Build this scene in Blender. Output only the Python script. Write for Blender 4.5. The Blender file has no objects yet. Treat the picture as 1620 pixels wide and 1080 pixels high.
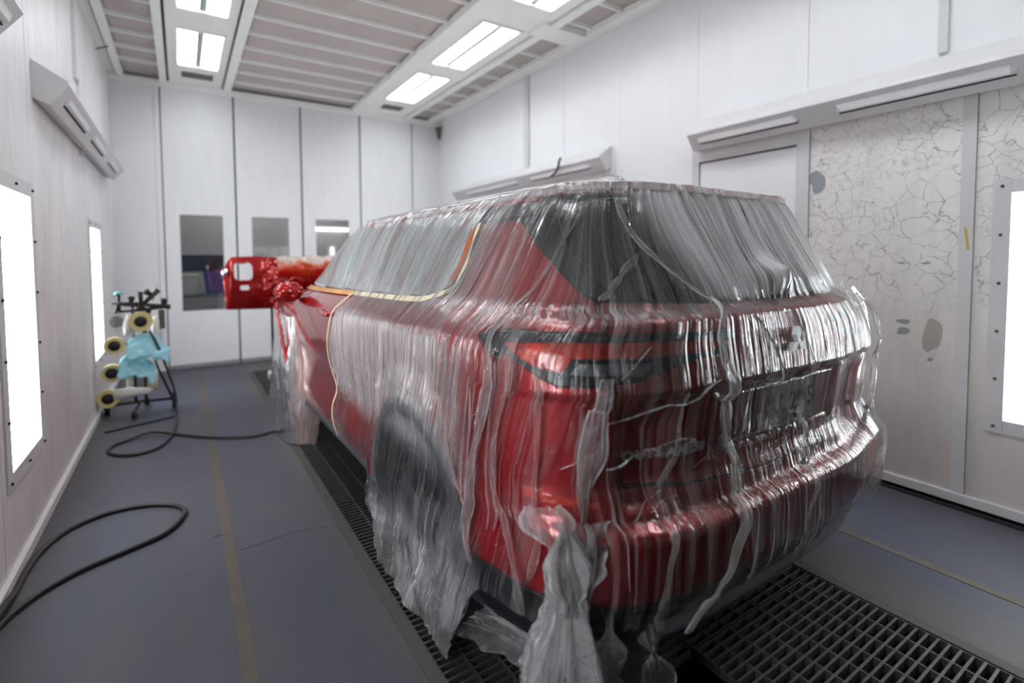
import bpy, bmesh, math, random
import numpy as np
from mathutils import Vector, Matrix, noise
random.seed(7); rng = np.random.RandomState(11)
C = bpy.context.scene.collection
SC = bpy.context.scene
# ---------------------------------------------------------------- camera
FPX, CX, CY = 798.227, 799.75, 443.858
yaw, pitch, roll = math.radians(32.686), math.radians(2.712), math.radians(-.306)
fw = Vector((math.sin(yaw)*math.cos(pitch), math.cos(yaw)*math.cos(pitch), -math.sin(pitch)))
rt = Vector((math.cos(yaw), -math.sin(yaw), 0)); up = rt.cross(fw)
rt2 = math.cos(roll)*rt+math.sin(roll)*up; up2 = -math.sin(roll)*rt+math.cos(roll)*up
cd = bpy.data.cameras.new('camera'); cam = bpy.data.objects.new('camera', cd); C.objects.link(cam)
M = Matrix((rt2, up2, -fw)).transposed().to_4x4(); M.translation = Vector((0, 0, 1.45)); cam.matrix_world = M
cd.sensor_width = 36; cd.lens = FPX/1620*36; cd.shift_x = (810-CX)/1620; cd.shift_y = -(540-CY)/1620
cd.clip_start = .02; cd.dof.use_dof = True; cd.dof.focus_distance = 2.1; cd.dof.aperture_fstop = .95
SC.camera = cam
# ---------------------------------------------------------------- world and exposure
w = bpy.data.worlds.new('world'); SC.world = w; w.use_nodes = True
w.node_tree.nodes['Background'].inputs[0].default_value = (.8, .85, .9, 1); w.node_tree.nodes['Background'].inputs[1].default_value = .05
SC.view_settings.view_transform = 'Standard'; SC.view_settings.look = 'None'; SC.view_settings.exposure = 0.68; SC.view_settings.gamma = 1
SC.view_settings.use_curve_mapping = False
SC.cycles.transparent_max_bounces = 24
E_CEIL, E_WALL, E_WORK = 11.0, 6.5, 3.0
# ---------------------------------------------------------------- materials
def nodes(name):
    m = bpy.data.materials.new(name); m.use_nodes = True; nt = m.node_tree; nt.nodes.clear()
    o = nt.nodes.new('ShaderNodeOutputMaterial'); return m, nt, o
def N_(nt, t, ins=None, **kw):
    n = nt.nodes.new(t)
    for k, v in kw.items(): setattr(n, k, v)
    if ins:
        for k, v in ins.items():
            if hasattr(v, 'node') or isinstance(v, bpy.types.NodeSocket): nt.links.new(v, n.inputs[k])
            else: n.inputs[k].default_value = v
    return n
def c4(c): return (*c, 1) if len(c) == 3 else c
def sRGB(r, g, b):
    f = lambda v: (v/255/12.92) if v/255 <= .04045 else ((v/255+.055)/1.055)**2.4
    return (f(r), f(g), f(b))
def ramp(nt, fac, stops, interp='LINEAR'):
    n = nt.nodes.new('ShaderNodeValToRGB'); n.color_ramp.interpolation = interp
    e = n.color_ramp.elements
    while len(e) < len(stops): e.new(.5)
    for el, (p, c) in zip(e, stops): el.position = p; el.color = c4(c) if not isinstance(c, (int, float)) else (c, c, c, 1)
    nt.links.new(fac, n.inputs[0]); return n.outputs[0]
def mixc(nt, f, a, b, bt='MIX'):
    n = nt.nodes.new('ShaderNodeMix'); n.data_type = 'RGBA'; n.blend_type = bt
    for i, v in ((0, f), (6, a), (7, b)):
        if isinstance(v, bpy.types.NodeSocket): nt.links.new(v, n.inputs[i])
        else: n.inputs[i].default_value = v if i == 0 else c4(v)
    return n.outputs[2]
def math_(nt, op, a, b=None, clamp=False):
    n = nt.nodes.new('ShaderNodeMath'); n.operation = op; n.use_clamp = clamp
    for i, v in ((0, a), (1, b)):
        if v is None: continue
        if isinstance(v, bpy.types.NodeSocket): nt.links.new(v, n.inputs[i])
        else: n.inputs[i].default_value = v
    return n.outputs[0]
def noise_(nt, vec, scale, detail=3, rough=.5, dist=0):
    n = nt.nodes.new('ShaderNodeTexNoise'); n.inputs['Scale'].default_value = scale; n.inputs['Detail'].default_value = detail
    n.inputs['Roughness'].default_value = rough; n.inputs['Distortion'].default_value = dist
    if vec is not None: nt.links.new(vec, n.inputs['Vector'])
    return n.outputs[0]
def mapv(nt, vec, scale=(1, 1, 1), loc=(0, 0, 0), rot=(0, 0, 0)):
    n = nt.nodes.new('ShaderNodeMapping'); n.inputs['Scale'].default_value = scale; n.inputs['Location'].default_value = loc; n.inputs['Rotation'].default_value = rot
    nt.links.new(vec, n.inputs[0]); return n.outputs[0]
def posn(nt): return nt.nodes.new('ShaderNodeNewGeometry').outputs['Position']
def simple(name, col, rough=.5, metal=0, coat=0, var=.12, vs=6, bump=0, bs=60, spec=.5, em=None, alpha=None, trans=0):
    m, nt, o = nodes(name)
    p = posn(nt); f = noise_(nt, p, vs, 4)
    c = mixc(nt, f, tuple(x*(1-var) for x in col), tuple(min(1, x*(1+var)) for x in col))
    b = N_(nt, 'ShaderNodeBsdfPrincipled', {'Base Color': c, 'Roughness': rough, 'Metallic': metal, 'Coat Weight': coat, 'Coat Roughness': .04, 'Specular IOR Level': spec, 'Transmission Weight': trans})
    if bump:
        bn = N_(nt, 'ShaderNodeBump', {'Strength': bump, 'Distance': .01, 'Height': noise_(nt, p, bs, 3)}); nt.links.new(bn.outputs[0], b.inputs['Normal'])
    nt.links.new(b.outputs[0], o.inputs[0]); return m
def emis(name, col, st):
    m, nt, o = nodes(name); e = N_(nt, 'ShaderNodeEmission', {'Color': c4(col), 'Strength': st}); nt.links.new(e.outputs[0], o.inputs[0]); return m
def wall_mat(name, dirt=.3, cracks=False, base=sRGB(226, 226, 228), grime_low=.0):
    m, nt, o = nodes(name); p = posn(nt)
    n1 = noise_(nt, mapv(nt, p, (1, 1, .5)), 1.6, 5, .6); n2 = noise_(nt, mapv(nt, p, (6, 6, 1.2)), 2.0, 5, .65)
    d = ramp(nt, math_(nt, 'MULTIPLY', n1, n2), [(.20, 0.), (.50, 1.)])
    col = mixc(nt, math_(nt, 'MULTIPLY', d, dirt), base, sRGB(150, 146, 146))
    sep = N_(nt, 'ShaderNodeSeparateXYZ', {0: p})
    if grime_low:
        g = N_(nt, 'ShaderNodeMapRange', {'Value': sep.outputs[2], 'From Min': 1.5, 'From Max': .2, 'To Min': 0., 'To Max': grime_low}).outputs[0]
        g2 = math_(nt, 'MULTIPLY', g, ramp(nt, n1, [(.25, .5), (.7, 1.)]))
        col = mixc(nt, g2, col, sRGB(168, 150, 146))
    bmph = n2
    if cracks:
        pd = N_(nt, 'ShaderNodeTexNoise', {'Scale': 4.5, 'Detail': 5}); nt.links.new(p, pd.inputs['Vector'])
        wv = N_(nt, 'ShaderNodeVectorMath', {0: pd.outputs[1], 1: (.20, .20, .20)}, operation='MULTIPLY').outputs[0]
        av = N_(nt, 'ShaderNodeVectorMath', {0: p, 1: wv}, operation='ADD').outputs[0]
        def crk(scale, w, seed, z0, z1, thr):
            vo = N_(nt, 'ShaderNodeTexVoronoi', {'Scale': scale}, feature='DISTANCE_TO_EDGE'); nt.links.new(mapv(nt, av, (1, 1, 1.15), (seed, seed, seed)), vo.inputs['Vector'])
            ln = ramp(nt, vo.outputs[0], [(0, 1.), (w, 0.)])
            msk = ramp(nt, noise_(nt, mapv(nt, p, (1, 1, 1), (seed, 0, 0)), 2.3, 3), [(thr, 0.), (thr+.06, 1.)])
            zz = N_(nt, 'ShaderNodeMapRange', {'Value': sep.outputs[2], 'From Min': z0, 'From Max': z1}).outputs[0]
            return math_(nt, 'MULTIPLY', math_(nt, 'MULTIPLY', ln, msk), zz)
        cr = math_(nt, 'ADD', crk(9.5, .026, 3.1, 1.02, 1.3, .36), math_(nt, 'MULTIPLY', crk(19, .045, 8.7, .2, 1.6, .50), .6), True)
        cr = math_(nt, 'MULTIPLY', cr, ramp(nt, noise_(nt, p, 15, 2), [(.30, .0), (.44, 1.)]))
        col = mixc(nt, math_(nt, 'MULTIPLY', cr, .7), col, sRGB(112, 106, 108))
        bmph = cr
    b = N_(nt, 'ShaderNodeBsdfPrincipled', {'Base Color': col, 'Roughness': .42, 'Specular IOR Level': .35})
    bn = N_(nt, 'ShaderNodeBump', {'Strength': .25 if cracks else .12, 'Distance': .004, 'Height': bmph}); nt.links.new(bn.outputs[0], b.inputs['Normal'])
    nt.links.new(b.outputs[0], o.inputs[0]); return m
M_wl = wall_mat('booth_wall_left', .38, False, sRGB(232, 230, 231), .45)
M_wf = wall_mat('booth_wall_far', .12, False, sRGB(228, 229, 231))
M_wr = wall_mat('booth_wall_right_upper', .06, False, sRGB(232, 233, 235))
M_wc = wall_mat('booth_wall_cracked', .3, True, sRGB(234, 231, 227), .55)
M_trim = simple('trim_paint', sRGB(208, 207, 208), .4, var=.08)
M_dark = simple('dark_gap', sRGB(28, 28, 30), .7)
M_ceil = simple('ceiling_frame_paint', sRGB(240, 242, 239), .5, var=.06)
M_filt = simple('filter_cloth', sRGB(188, 178, 175), .95, var=.14, vs=3, bump=.3, bs=180)
def floor_mat():
    m, nt, o = nodes('painted_floor'); p = posn(nt)
    n1 = noise_(nt, p, .9, 6, .6, .4); n2 = noise_(nt, mapv(nt, p, (3, .7, 1)), 2.2, 6, .7); n3 = noise_(nt, p, 120, 2)
    c = mixc(nt, ramp(nt, n1, [(.35, 0.), (.62, 1.)]), sRGB(66, 70, 87), sRGB(76, 75, 83))
    c = mixc(nt, math_(nt, 'MULTIPLY', ramp(nt, n2, [(.45, 0.), (.75, 1.)]), .6), c, sRGB(86, 79, 78))
    c = mixc(nt, math_(nt, 'MULTIPLY', ramp(nt, n3, [(.3, 0.), (.7, 1.)]), .15), c, sRGB(60, 60, 66))
    sx = N_(nt, 'ShaderNodeSeparateXYZ', {0: p}).outputs[0]
    # overspray dust along the wall and along the grate
    e1 = N_(nt, 'ShaderNodeMapRange', {'Value': sx, 'From Min': -.42, 'From Max': -.68}).outputs[0]
    e2 = math_(nt, 'MULTIPLY', N_(nt, 'ShaderNodeMapRange', {'Value': sx, 'From Min': .50, 'From Max': .66}).outputs[0], N_(nt, 'ShaderNodeMapRange', {'Value': sx, 'From Min': 2.75, 'From Max': 2.55}).outputs[0])
    e = math_(nt, 'MULTIPLY', math_(nt, 'ADD', e1, e2, True), ramp(nt, n2, [(.2, .55), (.7, 1.)]))
    c = mixc(nt, math_(nt, 'MULTIPLY', e, .8), c, sRGB(84, 80, 76))
    b = N_(nt, 'ShaderNodeBsdfPrincipled', {'Base Color': c, 'Roughness': .55, 'Specular IOR Level': .3})
    bn = N_(nt, 'ShaderNodeBump', {'Strength': .15, 'Distance': .004, 'Height': n2}); nt.links.new(bn.outputs[0], b.inputs['Normal'])
    nt.links.new(b.outputs[0], o.inputs[0]); return m
M_floor = floor_mat()
M_seam = simple('floor_seam_tape', sRGB(84, 76, 68), .7, var=.25, vs=9)
M_grate = simple('grate_steel', sRGB(74, 73, 72), .55, .3, var=.25, vs=14, bump=.3)
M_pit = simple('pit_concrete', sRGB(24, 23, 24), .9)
M_kerb = simple('grate_kerb', sRGB(68, 66, 63), .7, var=.2)
def paint(name, col, metal=.35, rough=.35, coat=1.0, sc=900):
    m, nt, o = nodes(name); p = posn(nt)
    fl = noise_(nt, p, sc, 1); c = mixc(nt, fl, tuple(x*.8 for x in col), tuple(min(1, x*1.25) for x in col))
    b = N_(nt, 'ShaderNodeBsdfPrincipled', {'Base Color': c, 'Roughness': rough, 'Metallic': metal, 'Coat Weight': coat, 'Coat Roughness': .03})
    nt.links.new(b.outputs[0], o.inputs[0]); return m
M_red = paint('red_metallic_paint', (.44, .003, .012), .5, .30)
M_redp = paint('red_fresh_candy', (.40, .004, .004), .6, .22, 1.0)
M_orange = simple('red_overspray', sRGB(196, 74, 40), .5, var=.5, vs=14)
M_black = simple('black_trim', sRGB(30, 32, 36), .35)
M_glass = simple('dark_glass', (.012, .014, .018), .06, coat=.5)
M_lampred = simple('lamp_red_lens', (.62, .030, .008), .22, coat=1, var=.6, vs=24, bump=.6, bs=22)
M_lampclr = simple('lamp_clear_lens', sRGB(130, 134, 138), .15, .4, var=.5, vs=60, bump=.6, bs=70)
M_chrome = simple('chrome', (.75, .76, .78), .15, 1.0)
M_rub = simple('tyre_rubber', sRGB(34, 35, 37), .7, bump=.3, bs=90)
M_rim = simple('alloy_rim', sRGB(120, 124, 130), .3, .8)
M_plate = simple('plate_white', sRGB(225, 232, 232), .4, var=.1)
M_ptxt = simple('plate_characters', sRGB(60, 76, 84), .5)
M_letter = simple('silver_letter', sRGB(238, 240, 242), .3, 0)
M_hose = simple('hose_rubber', sRGB(34, 32, 33), .5)
M_tape = simple('cream_masking_tape', sRGB(232, 218, 184), .6, var=.15, vs=30)
M_paper = simple('white_paper', sRGB(228, 226, 220), .7)
M_blue = simple('pale_blue_cloth', sRGB(150, 205, 218), .8, var=.15, vs=20)
M_dkmetal = simple('dark_metal', sRGB(46, 44, 46), .45, .5)
M_tooldark = simple('dark_tool', sRGB(40, 28, 28), .5)
M_yel = simple('yellow_tape', sRGB(196, 178, 70), .5)
M_kraft = simple('tape_roll', sRGB(214, 200, 140), .6, var=.1)
def film_mat(name, base=.10, tint=(.95, .95, .96), streak=.5, crink=.3, rough=.14, gl=1.0, bd=.005):
    m, nt, o = nodes(name)
    uv = N_(nt, 'ShaderNodeUVMap', uv_map='fold').outputs[0]
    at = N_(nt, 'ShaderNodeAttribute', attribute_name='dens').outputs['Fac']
    lines = []
    for sx, sy, w_, seed, k in ((24, .7, .05, 0, 1.), (60, 1.6, .06, 5, .75), (11, .45, .028, 9, 1.)):
        v = mapv(nt, uv, (sx, sy, 1), (seed, seed*1.7, 0))
        n = noise_(nt, v, 1, 2, .45, .25)
        a = math_(nt, 'ABSOLUTE', math_(nt, 'SUBTRACT', n, .5))
        l = ramp(nt, a, [(0, 1.), (w_, 0.)])
        v2 = mapv(nt, uv, (sx*.35, sy*1.4, 1), (seed+31, seed, 0))
        gate = ramp(nt, noise_(nt, v2, 1, 2), [(.45, 0.), (.62, 1.)])
        lines.append(math_(nt, 'MULTIPLY', math_(nt, 'MULTIPLY', l, gate), k))
    L = math_(nt, 'MAXIMUM', math_(nt, 'MAXIMUM', lines[0], lines[1]), lines[2])
    cv = N_(nt, 'ShaderNodeTexVoronoi', {'Scale': 26}, feature='DISTANCE_TO_EDGE'); nt.links.new(mapv(nt, uv, (1.5, .8, 1)), cv.inputs['Vector'])
    hgt = math_(nt, 'ADD', math_(nt, 'MULTIPLY', L, .8), noise_(nt, mapv(nt, uv, (40, 3.5, 1)), 1, 4, .6, .6))
    hgt = math_(nt, 'ADD', hgt, math_(nt, 'MULTIPLY', noise_(nt, mapv(nt, uv, (30, 24, 1)), 1, 3, .6, 1.5), crink))
    bmp = N_(nt, 'ShaderNodeBump', {'Strength': .8, 'Distance': bd, 'Height': hgt})
    dv = noise_(nt, mapv(nt, uv, (14, .5, 1)), 1, 3)
    dm = ramp(nt, dv, [(.3, .72), (.7, 1.2)])
    dk = math_(nt, 'ABSOLUTE', math_(nt, 'SUBTRACT', noise_(nt, mapv(nt, uv, (38, .8, 1), (77, 13, 0)), 1, 2, .4, .2), .5))
    dk = math_(nt, 'MULTIPLY', ramp(nt, dk, [(0, 1.), (.05, 0.)]), ramp(nt, noise_(nt, mapv(nt, uv, (9, 1.1, 1), (5, 60, 0)), 1, 2), [(.42, 0.), (.55, 1.)]))
    dm = math_(nt, 'MULTIPLY', dm, math_(nt, 'SUBTRACT', 1., math_(nt, 'MULTIPLY', dk, .8)))
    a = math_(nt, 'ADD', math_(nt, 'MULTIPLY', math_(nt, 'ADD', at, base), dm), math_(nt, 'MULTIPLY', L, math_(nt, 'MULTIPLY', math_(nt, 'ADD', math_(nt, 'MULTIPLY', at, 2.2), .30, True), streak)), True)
    a = math_(nt, 'MINIMUM', a, .95)
    tr = N_(nt, 'ShaderNodeBsdfTransparent', {'Color': (.97, .97, .97, 1)})
    df = N_(nt, 'ShaderNodeBsdfDiffuse', {'Color': c4(tint), 'Normal': bmp.outputs[0]}); tl = N_(nt, 'ShaderNodeBsdfTranslucent', {'Color': c4(tint), 'Normal': bmp.outputs[0]})
    wt = N_(nt, 'ShaderNodeMixShader', {0: .3, 1: df.outputs[0], 2: tl.outputs[0]})
    mx = N_(nt, 'ShaderNodeMixShader', {0: a, 1: tr.outputs[0], 2: wt.outputs[0]})
    gs = N_(nt, 'ShaderNodeBsdfGlossy', {'Color': (1, 1, 1, 1), 'Roughness': rough, 'Normal': bmp.outputs[0]})
    fr = N_(nt, 'ShaderNodeFresnel', {'IOR': 1.5, 'Normal': bmp.outputs[0]})
    ff = math_(nt, 'MULTIPLY', fr.outputs[0], 1.1*gl, True)
    out = N_(nt, 'ShaderNodeMixShader', {0: ff, 1: mx.outputs[0], 2: gs.outputs[0]})
    nt.links.new(out.outputs[0], o.inputs[0]); return m
M_film = film_mat('clear_plastic_film', .0, streak=.55, rough=.09)
M_filmw = film_mat('bunched_plastic_film', .0, streak=.4, crink=1.6, rough=.09, gl=1.2, bd=.008)
# ---------------------------------------------------------------- object helpers
def tag(o, label=None, cat=None, group=None, kind=None):
    if label: o['label'] = label
    if cat: o['category'] = cat
    if group: o['group'] = group
    if kind: o['kind'] = kind
    return o
def obj(name, bm, mat, parent=None, smooth=None, bevel=0, normals=True):
    me = bpy.data.meshes.new(name)
    if normals: bmesh.ops.recalc_face_normals(bm, faces=bm.faces)
    bm.to_mesh(me); bm.free()
    for m in (mat if isinstance(mat, (list, tuple)) else [mat]): me.materials.append(m)
    o = bpy.data.objects.new(name, me); C.objects.link(o)
    if smooth:
        for p in me.polygons: p.use_smooth = True
        if smooth != True:
            try: me.set_sharp_from_angle(angle=math.radians(smooth))
            except Exception: pass
    if bevel:
        b = o.modifiers.new('bevel', 'BEVEL'); b.width = bevel; b.segments = 2; b.limit_method = 'ANGLE'
    if parent: o.parent = parent
    return o
def thing(name, label, cat, loc=(0, 0, 0), group=None, kind=None, rot=0):
    o = bpy.data.objects.new(name, None); C.objects.link(o); o.location = loc; o.rotation_euler = (0, 0, rot); o.empty_display_size = .1
    return tag(o, label, cat, group, kind)
def bx(bm, x0, x1, y0, y1, z0, z1, mi=0):
    vs = [bm.verts.new((x, y, z)) for x in (x0, x1) for y in (y0, y1) for z in (z0, z1)]
    for f in ((0, 1, 3, 2), (4, 6, 7, 5), (0, 4, 5, 1), (2, 3, 7, 6), (0, 2, 6, 4), (1, 5, 7, 3)):
        fc = bm.faces.new([vs[i] for i in f]); fc.material_index = mi
    return vs
def box(name, mat, x0, x1, y0, y1, z0, z1, parent=None, bevel=0):
    bm = bmesh.new(); bx(bm, x0, x1, y0, y1, z0, z1); return obj(name, bm, mat, parent, bevel=bevel)
def frame_of(d):
    d = Vector(d).normalized(); a = Vector((0, 0, 1)) if abs(d.z) < .9 else Vector((1, 0, 0))
    x = d.cross(a).normalized(); return x, d.cross(x).normalized()
def tube(bm, pts, r, seg=10, caps=True):
    pts = [Vector(p) for p in pts]; rings = []; px = None
    for i, p in enumerate(pts):
        d = (pts[min(i+1, len(pts)-1)]-pts[max(i-1, 0)]).normalized()
        if px is None: x, y = frame_of(d)
        else:
            x = (px-d*px.dot(d)).normalized(); y = d.cross(x)
        px = x; rr = r[i] if isinstance(r, (list, tuple)) else r
        rings.append([bm.verts.new(p+x*rr*math.cos(2*math.pi*k/seg)+y*rr*math.sin(2*math.pi*k/seg)) for k in range(seg)])
    for a, b in zip(rings, rings[1:]):
        for k in range(seg): bm.faces.new((a[k], a[(k+1) % seg], b[(k+1) % seg], b[k]))
    if caps: bm.faces.new(rings[0][::-1]); bm.faces.new(rings[-1])
def lathe(bm, prof, origin, axis='x', seg=48, closed=False):
    ox, oy, oz = origin; rings = []
    for (a, r) in prof:
        ring = []
        for k in range(seg):
            t = 2*math.pi*k/seg; c_, s_ = r*math.cos(t), r*math.sin(t)
            ring.append(bm.verts.new({'x': (ox+a, oy+c_, oz+s_), 'y': (ox+c_, oy+a, oz+s_), 'z': (ox+c_, oy+s_, oz+a)}[axis]))
        rings.append(ring)
    prs = list(zip(rings, rings[1:]))+([(rings[-1], rings[0])] if closed else [])
    for a, b in prs:
        for k in range(seg): bm.faces.new((a[k], a[(k+1) % seg], b[(k+1) % seg], b[k]))
    return rings
def spline(pts, n=12):
    P = [Vector(p) for p in pts]; out = []
    for i in range(len(P)-1):
        p0, p1, p2, p3 = P[max(i-1, 0)], P[i], P[i+1], P[min(i+2, len(P)-1)]
        for k in range(n):
            t = k/n; out.append(.5*((2*p1)+(p2-p0)*t+(2*p0-5*p1+4*p2-p3)*t*t+(-p0+3*p1-3*p2+p3)*t**3))
    out.append(P[-1]); return out
# ---------------------------------------------------------------- the room
XL, XR, YF, ZC, YB_ = -.683, 3.709, 7.807, 3.693, -2.4
def struct(name, bm, mat, label, cat, **k): return tag(obj(name, bm, mat, **k), label, cat, kind='structure')
# floor: two slabs beside the pit
GX0, GX1 = .72, 2.375
bm = bmesh.new(); bx(bm, XL-.1, GX0-.05, YB_, YF+2.6, -.12, 0); bx(bm, GX1+.05, XR+.1, YB_, YF+2.6, -.12, 0); bx(bm, GX0-.05, GX1+.05, 7.15, YF+2.6, -.12, 0)
fl = struct('floor', bm, M_floor, 'grey blue painted booth floor on both sides of the pit grating', 'floor')
bm = bmesh.new()
bx(bm, .135, .185, YB_, YF-.05, 0, .0025); bx(bm, 2.87, 2.915, YB_, YF-.05, 0, .0025)
obj('floor_joint', bm, M_seam, fl)
bm = bmesh.new()
for (pp) in (((.20, 2.775), (.34, 2.785), (.47, 2.80), (.62, 2.765)),):
    q = spline([(a, b, 0) for a, b in pp], 8); tube(bm, q, .0022, 6)
bx(bm, .10, .185, 2.98, 2.99, .0, .003)
obj('floor_crease', bm, M_floor, fl)
bm = bmesh.new(); bx(bm, GX0-.05, GX0, YB_, 7.15, -.12, .004); bx(bm, GX1, GX1+.05, YB_, 7.15, -.12, .004); bx(bm, GX0, GX1, 7.10, 7.15, -.12, .004)
struct('trim_1', bm, M_kerb, 'raised metal kerb around the floor grating pit', 'trim')
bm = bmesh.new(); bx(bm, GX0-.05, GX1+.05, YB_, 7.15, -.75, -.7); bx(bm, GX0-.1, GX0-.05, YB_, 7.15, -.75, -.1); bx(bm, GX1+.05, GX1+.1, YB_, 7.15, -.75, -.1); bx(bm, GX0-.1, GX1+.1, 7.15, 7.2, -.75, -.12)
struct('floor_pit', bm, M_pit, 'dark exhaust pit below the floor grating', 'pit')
# grating panels
ys = [1.14+.91*k for k in range(-4, 7)]
def grate_mesh(wx, wy):
    bm = bmesh.new()
    n = round(wy/.0335)
    for i in range(n+1):
        y = i*wy/n; t = .0045
        bx(bm, 0, wx, max(0, y-t), min(wy, y+t), -.032, 0)
    m_ = 8
    for j in range(m_+1):
        x = j*wx/m_; bx(bm, max(0, x-.003), min(wx, x+.003), 0, wy, -.034, .0005)
    me = bpy.data.meshes.new('floor_grate'); bm.to_mesh(me); bm.free(); me.materials.append(M_grate); return me
gw = (GX1-GX0-.012)/2; gm = grate_mesh(gw-.004, .90)
names = ['nearest the camera', 'second from the near end', 'third from the near end', 'fourth from the near end', 'fifth from the near end', 'sixth from the near end', 'seventh from the near end', 'eighth from the near end', 'ninth from the near end', 'farthest before the bay doors']
k_ = 0
for side, x0 in (('left', GX0+.003), ('right', GX0+.009+gw)):
    vis = [y for y in ys[:-1] if (y > (.9 if side == 'left' else -.3)) and y+.9 < 7.13]
    for i, y0 in enumerate(vis):
        o = bpy.data.objects.new('floor_grate', gm); C.objects.link(o); o.location = (x0, y0+.005, 0)
        tag(o, 'steel grating panel in the %s column of the pit, %s' % (side, 'nearest the camera' if i == 0 else ('farthest by the bay doors' if i == len(vis)-1 else 'panel %s from the near end' % ['', 'second', 'third', 'fourth', 'fifth', 'sixth', 'seventh'][i])), 'floor grate', 'steel gratings over the exhaust pit')
# supporting edge for panels past the last one
bm = bmesh.new(); yl = ys[-2]+.0; 
bx(bm, GX0+.003, GX1-.003, 6.605, 7.098, -.034, -.026)
bm2 = bmesh.new()
n = 14
for i in range(n+1): y = 6.612+i*.0345; bx(bm2, GX0+.003, GX1-.003, y-.004, y+.004, -.026, 0)
for j in range(17): x = GX0+.004+j*(GX1-GX0-.008)/16; bx(bm2, x-.003, x+.003, 6.61, 7.098, -.026, .0004)
bm.free()
tag(obj('floor_grate', bm2, M_grate), 'short steel grating strip at the far end of the pit, by the bay doors', 'floor grate', 'steel gratings over the exhaust pit')
# left wall: panels with hairline gaps on a dark backing
def wall_panels_x(bm, x0, x1, cuts, z0, z1, holes=(), mi=0, gap=.003):
    for a, b in zip(cuts, cuts[1:]):
        a2, b2 = a+gap, b-gap
        hs = [h for h in holes if h[0] > a-.01 and h[1] < b+.01]
        if hs:
            h = hs[0]
            bx(bm, x0, x1, a2, h[0], z0, z1, mi); bx(bm, x0, x1, h[1], b2, z0, z1, mi); bx(bm, x0, x1, h[0], h[1], z0, h[2], mi); bx(bm, x0, x1, h[0], h[1], h[3], z1, mi)
        else: bx(bm, x0, x1, a2, b2, z0, z1, mi)
LH = [(3.12, 3.69, .475, 1.785), (5.80, 6.41, .525, 1.735), (.42, .99, .475, 1.785)]
bm = bmesh.new(); wall_panels_x(bm, XL-.04, XL, [YB_, -1.2, -.3, .35, 1.35, 2.25, 2.98, 3.76, 4.69, 5.56, 6.62, 7.2, YF], .03, ZC, LH)
bx(bm, XL, XL+.028, 5.30, 5.42, 2.9, ZC); bx(bm, XL, XL+.02, 5.42, 5.47, 2.3, ZC)
bx(bm, XL-.1, XL-.045, YB_, YF, 0, ZC, 1)
wl = struct('wall_left', bm, [M_wl, M_dark], 'left booth wall of scuffed white steel panels', 'wall')
bm = bmesh.new(); bx(bm, XL-.02, XL+.022, YB_, YF, .0, .055)
struct('baseboard_left', bm, M_trim, 'pale metal skirting along the left wall', 'baseboard', bevel=.004)
# right wall
RH = [(.20, .812, .553, 1.775), (3.1, 3.67, .553, 1.775), (5.78, 6.4, .553, 1.775)]
bm = bmesh.new()
wall_panels_x(bm, XR, XR+.04, [YB_, -.9, .0, .962], .08, 2.34, RH, 1)
wall_panels_x(bm, XR, XR+.04, [1.022, 1.842], .08, 2.34, RH, 1)
wall_panels_x(bm, XR-.012, XR+.04, [.96, 1.022], .08, 2.36, (), 3, .0005)
wall_panels_x(bm, XR-.012, XR+.04, [1.842, 1.93], .08, 2.36, (), 3, .0005)
bx(bm, XR-.012, XR+.04, 1.93, 2.735, 2.235, 2.36, 3)
bx(bm, XR+.004, XR+.04, 1.935, 2.728, .08, 2.222, 0)
bx(bm, XR-.01, XR+.04, 2.736, 2.80, .08, 2.36, 3)
wall_panels_x(bm, XR, XR+.04, [2.80, 3.72, 4.65, 5.6, 6.6, 7.2, YF], .08, 2.361, RH, 0)
wall_panels_x(bm, XR, XR+.04, [YB_, -.4, .7, 1.133, 1.868, 2.759, 3.654, 4.523, 5.2, 6.304, 7.0, YF], 2.36, ZC, (), 0, .0015)
bx(bm, XR-.03, XR, 5.20, 5.29, 2.36, ZC, 3); bx(bm, XR-.02, XR, 1.10, 1.145, 2.6, ZC, 3)
bx(bm, XR+.045, XR+.1, YB_, YF, 0, ZC, 2)
wr = struct('wall_right', bm, [M_wr, M_wc, M_dark, M_trim], 'right booth wall, smooth white above and cracked grey paint below', 'wall')
# bare patches where paint came away (thin raised edge, own outline)
def blob(bm, x, y, z, ry, rz, n=22, sd=0, amp=.25):
    r = random.Random(sd); ph = [r.uniform(0, 6.28) for _ in range(4)]
    top = [bm.verts.new((x, y+ry*(1+amp*sum(math.sin((k+2)*a+ph[k])/(k+1.5) for k in range(4)))*math.cos(a), z+rz*(1+amp*sum(math.sin((k+2)*a+ph[k])/(k+1.5) for k in range(4)))*math.sin(a))) for a in [2*math.pi*i/n for i in range(n)]]
    bot = [bm.verts.new((v.co.x+.004, v.co.y, v.co.z)) for v in top]
    bm.faces.new(top)
    for i in range(n): bm.faces.new((top[i], top[(i+1) % n], bot[(i+1) % n], bot[i]))
bm = bmesh.new(); blob(bm, XR-.0015, 1.79, 1.955, .055, .075, sd=2); blob(bm, XR-.0015, 1.272, 1.042, .03, .018, sd=4); blob(bm, XR-.0015, 1.272, .985, .034, .02, sd=5)
blob(bm, XR-.0015, 1.29, 1.40, .012, .008, sd=8); blob(bm, XR-.0015, 1.17, 1.40, .022, .008, sd=9); blob(bm, XR-.0015, 1.135, .83, .014, .012, sd=10)
obj('bare_metal_patch', bm, simple('bare_metal', sRGB(150, 154, 162), .5, .3), wr)
bm = bmesh.new(); blob(bm, XR-.0015, 1.13, .975, .045, .10, sd=12, amp=.18)
obj('filler_patch', bm, simple('filler', sRGB(172, 168, 162), .7), wr)
bm = bmesh.new(); bx(bm, XR-.02, XR+.04, YB_, YF, .03, .085)
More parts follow.
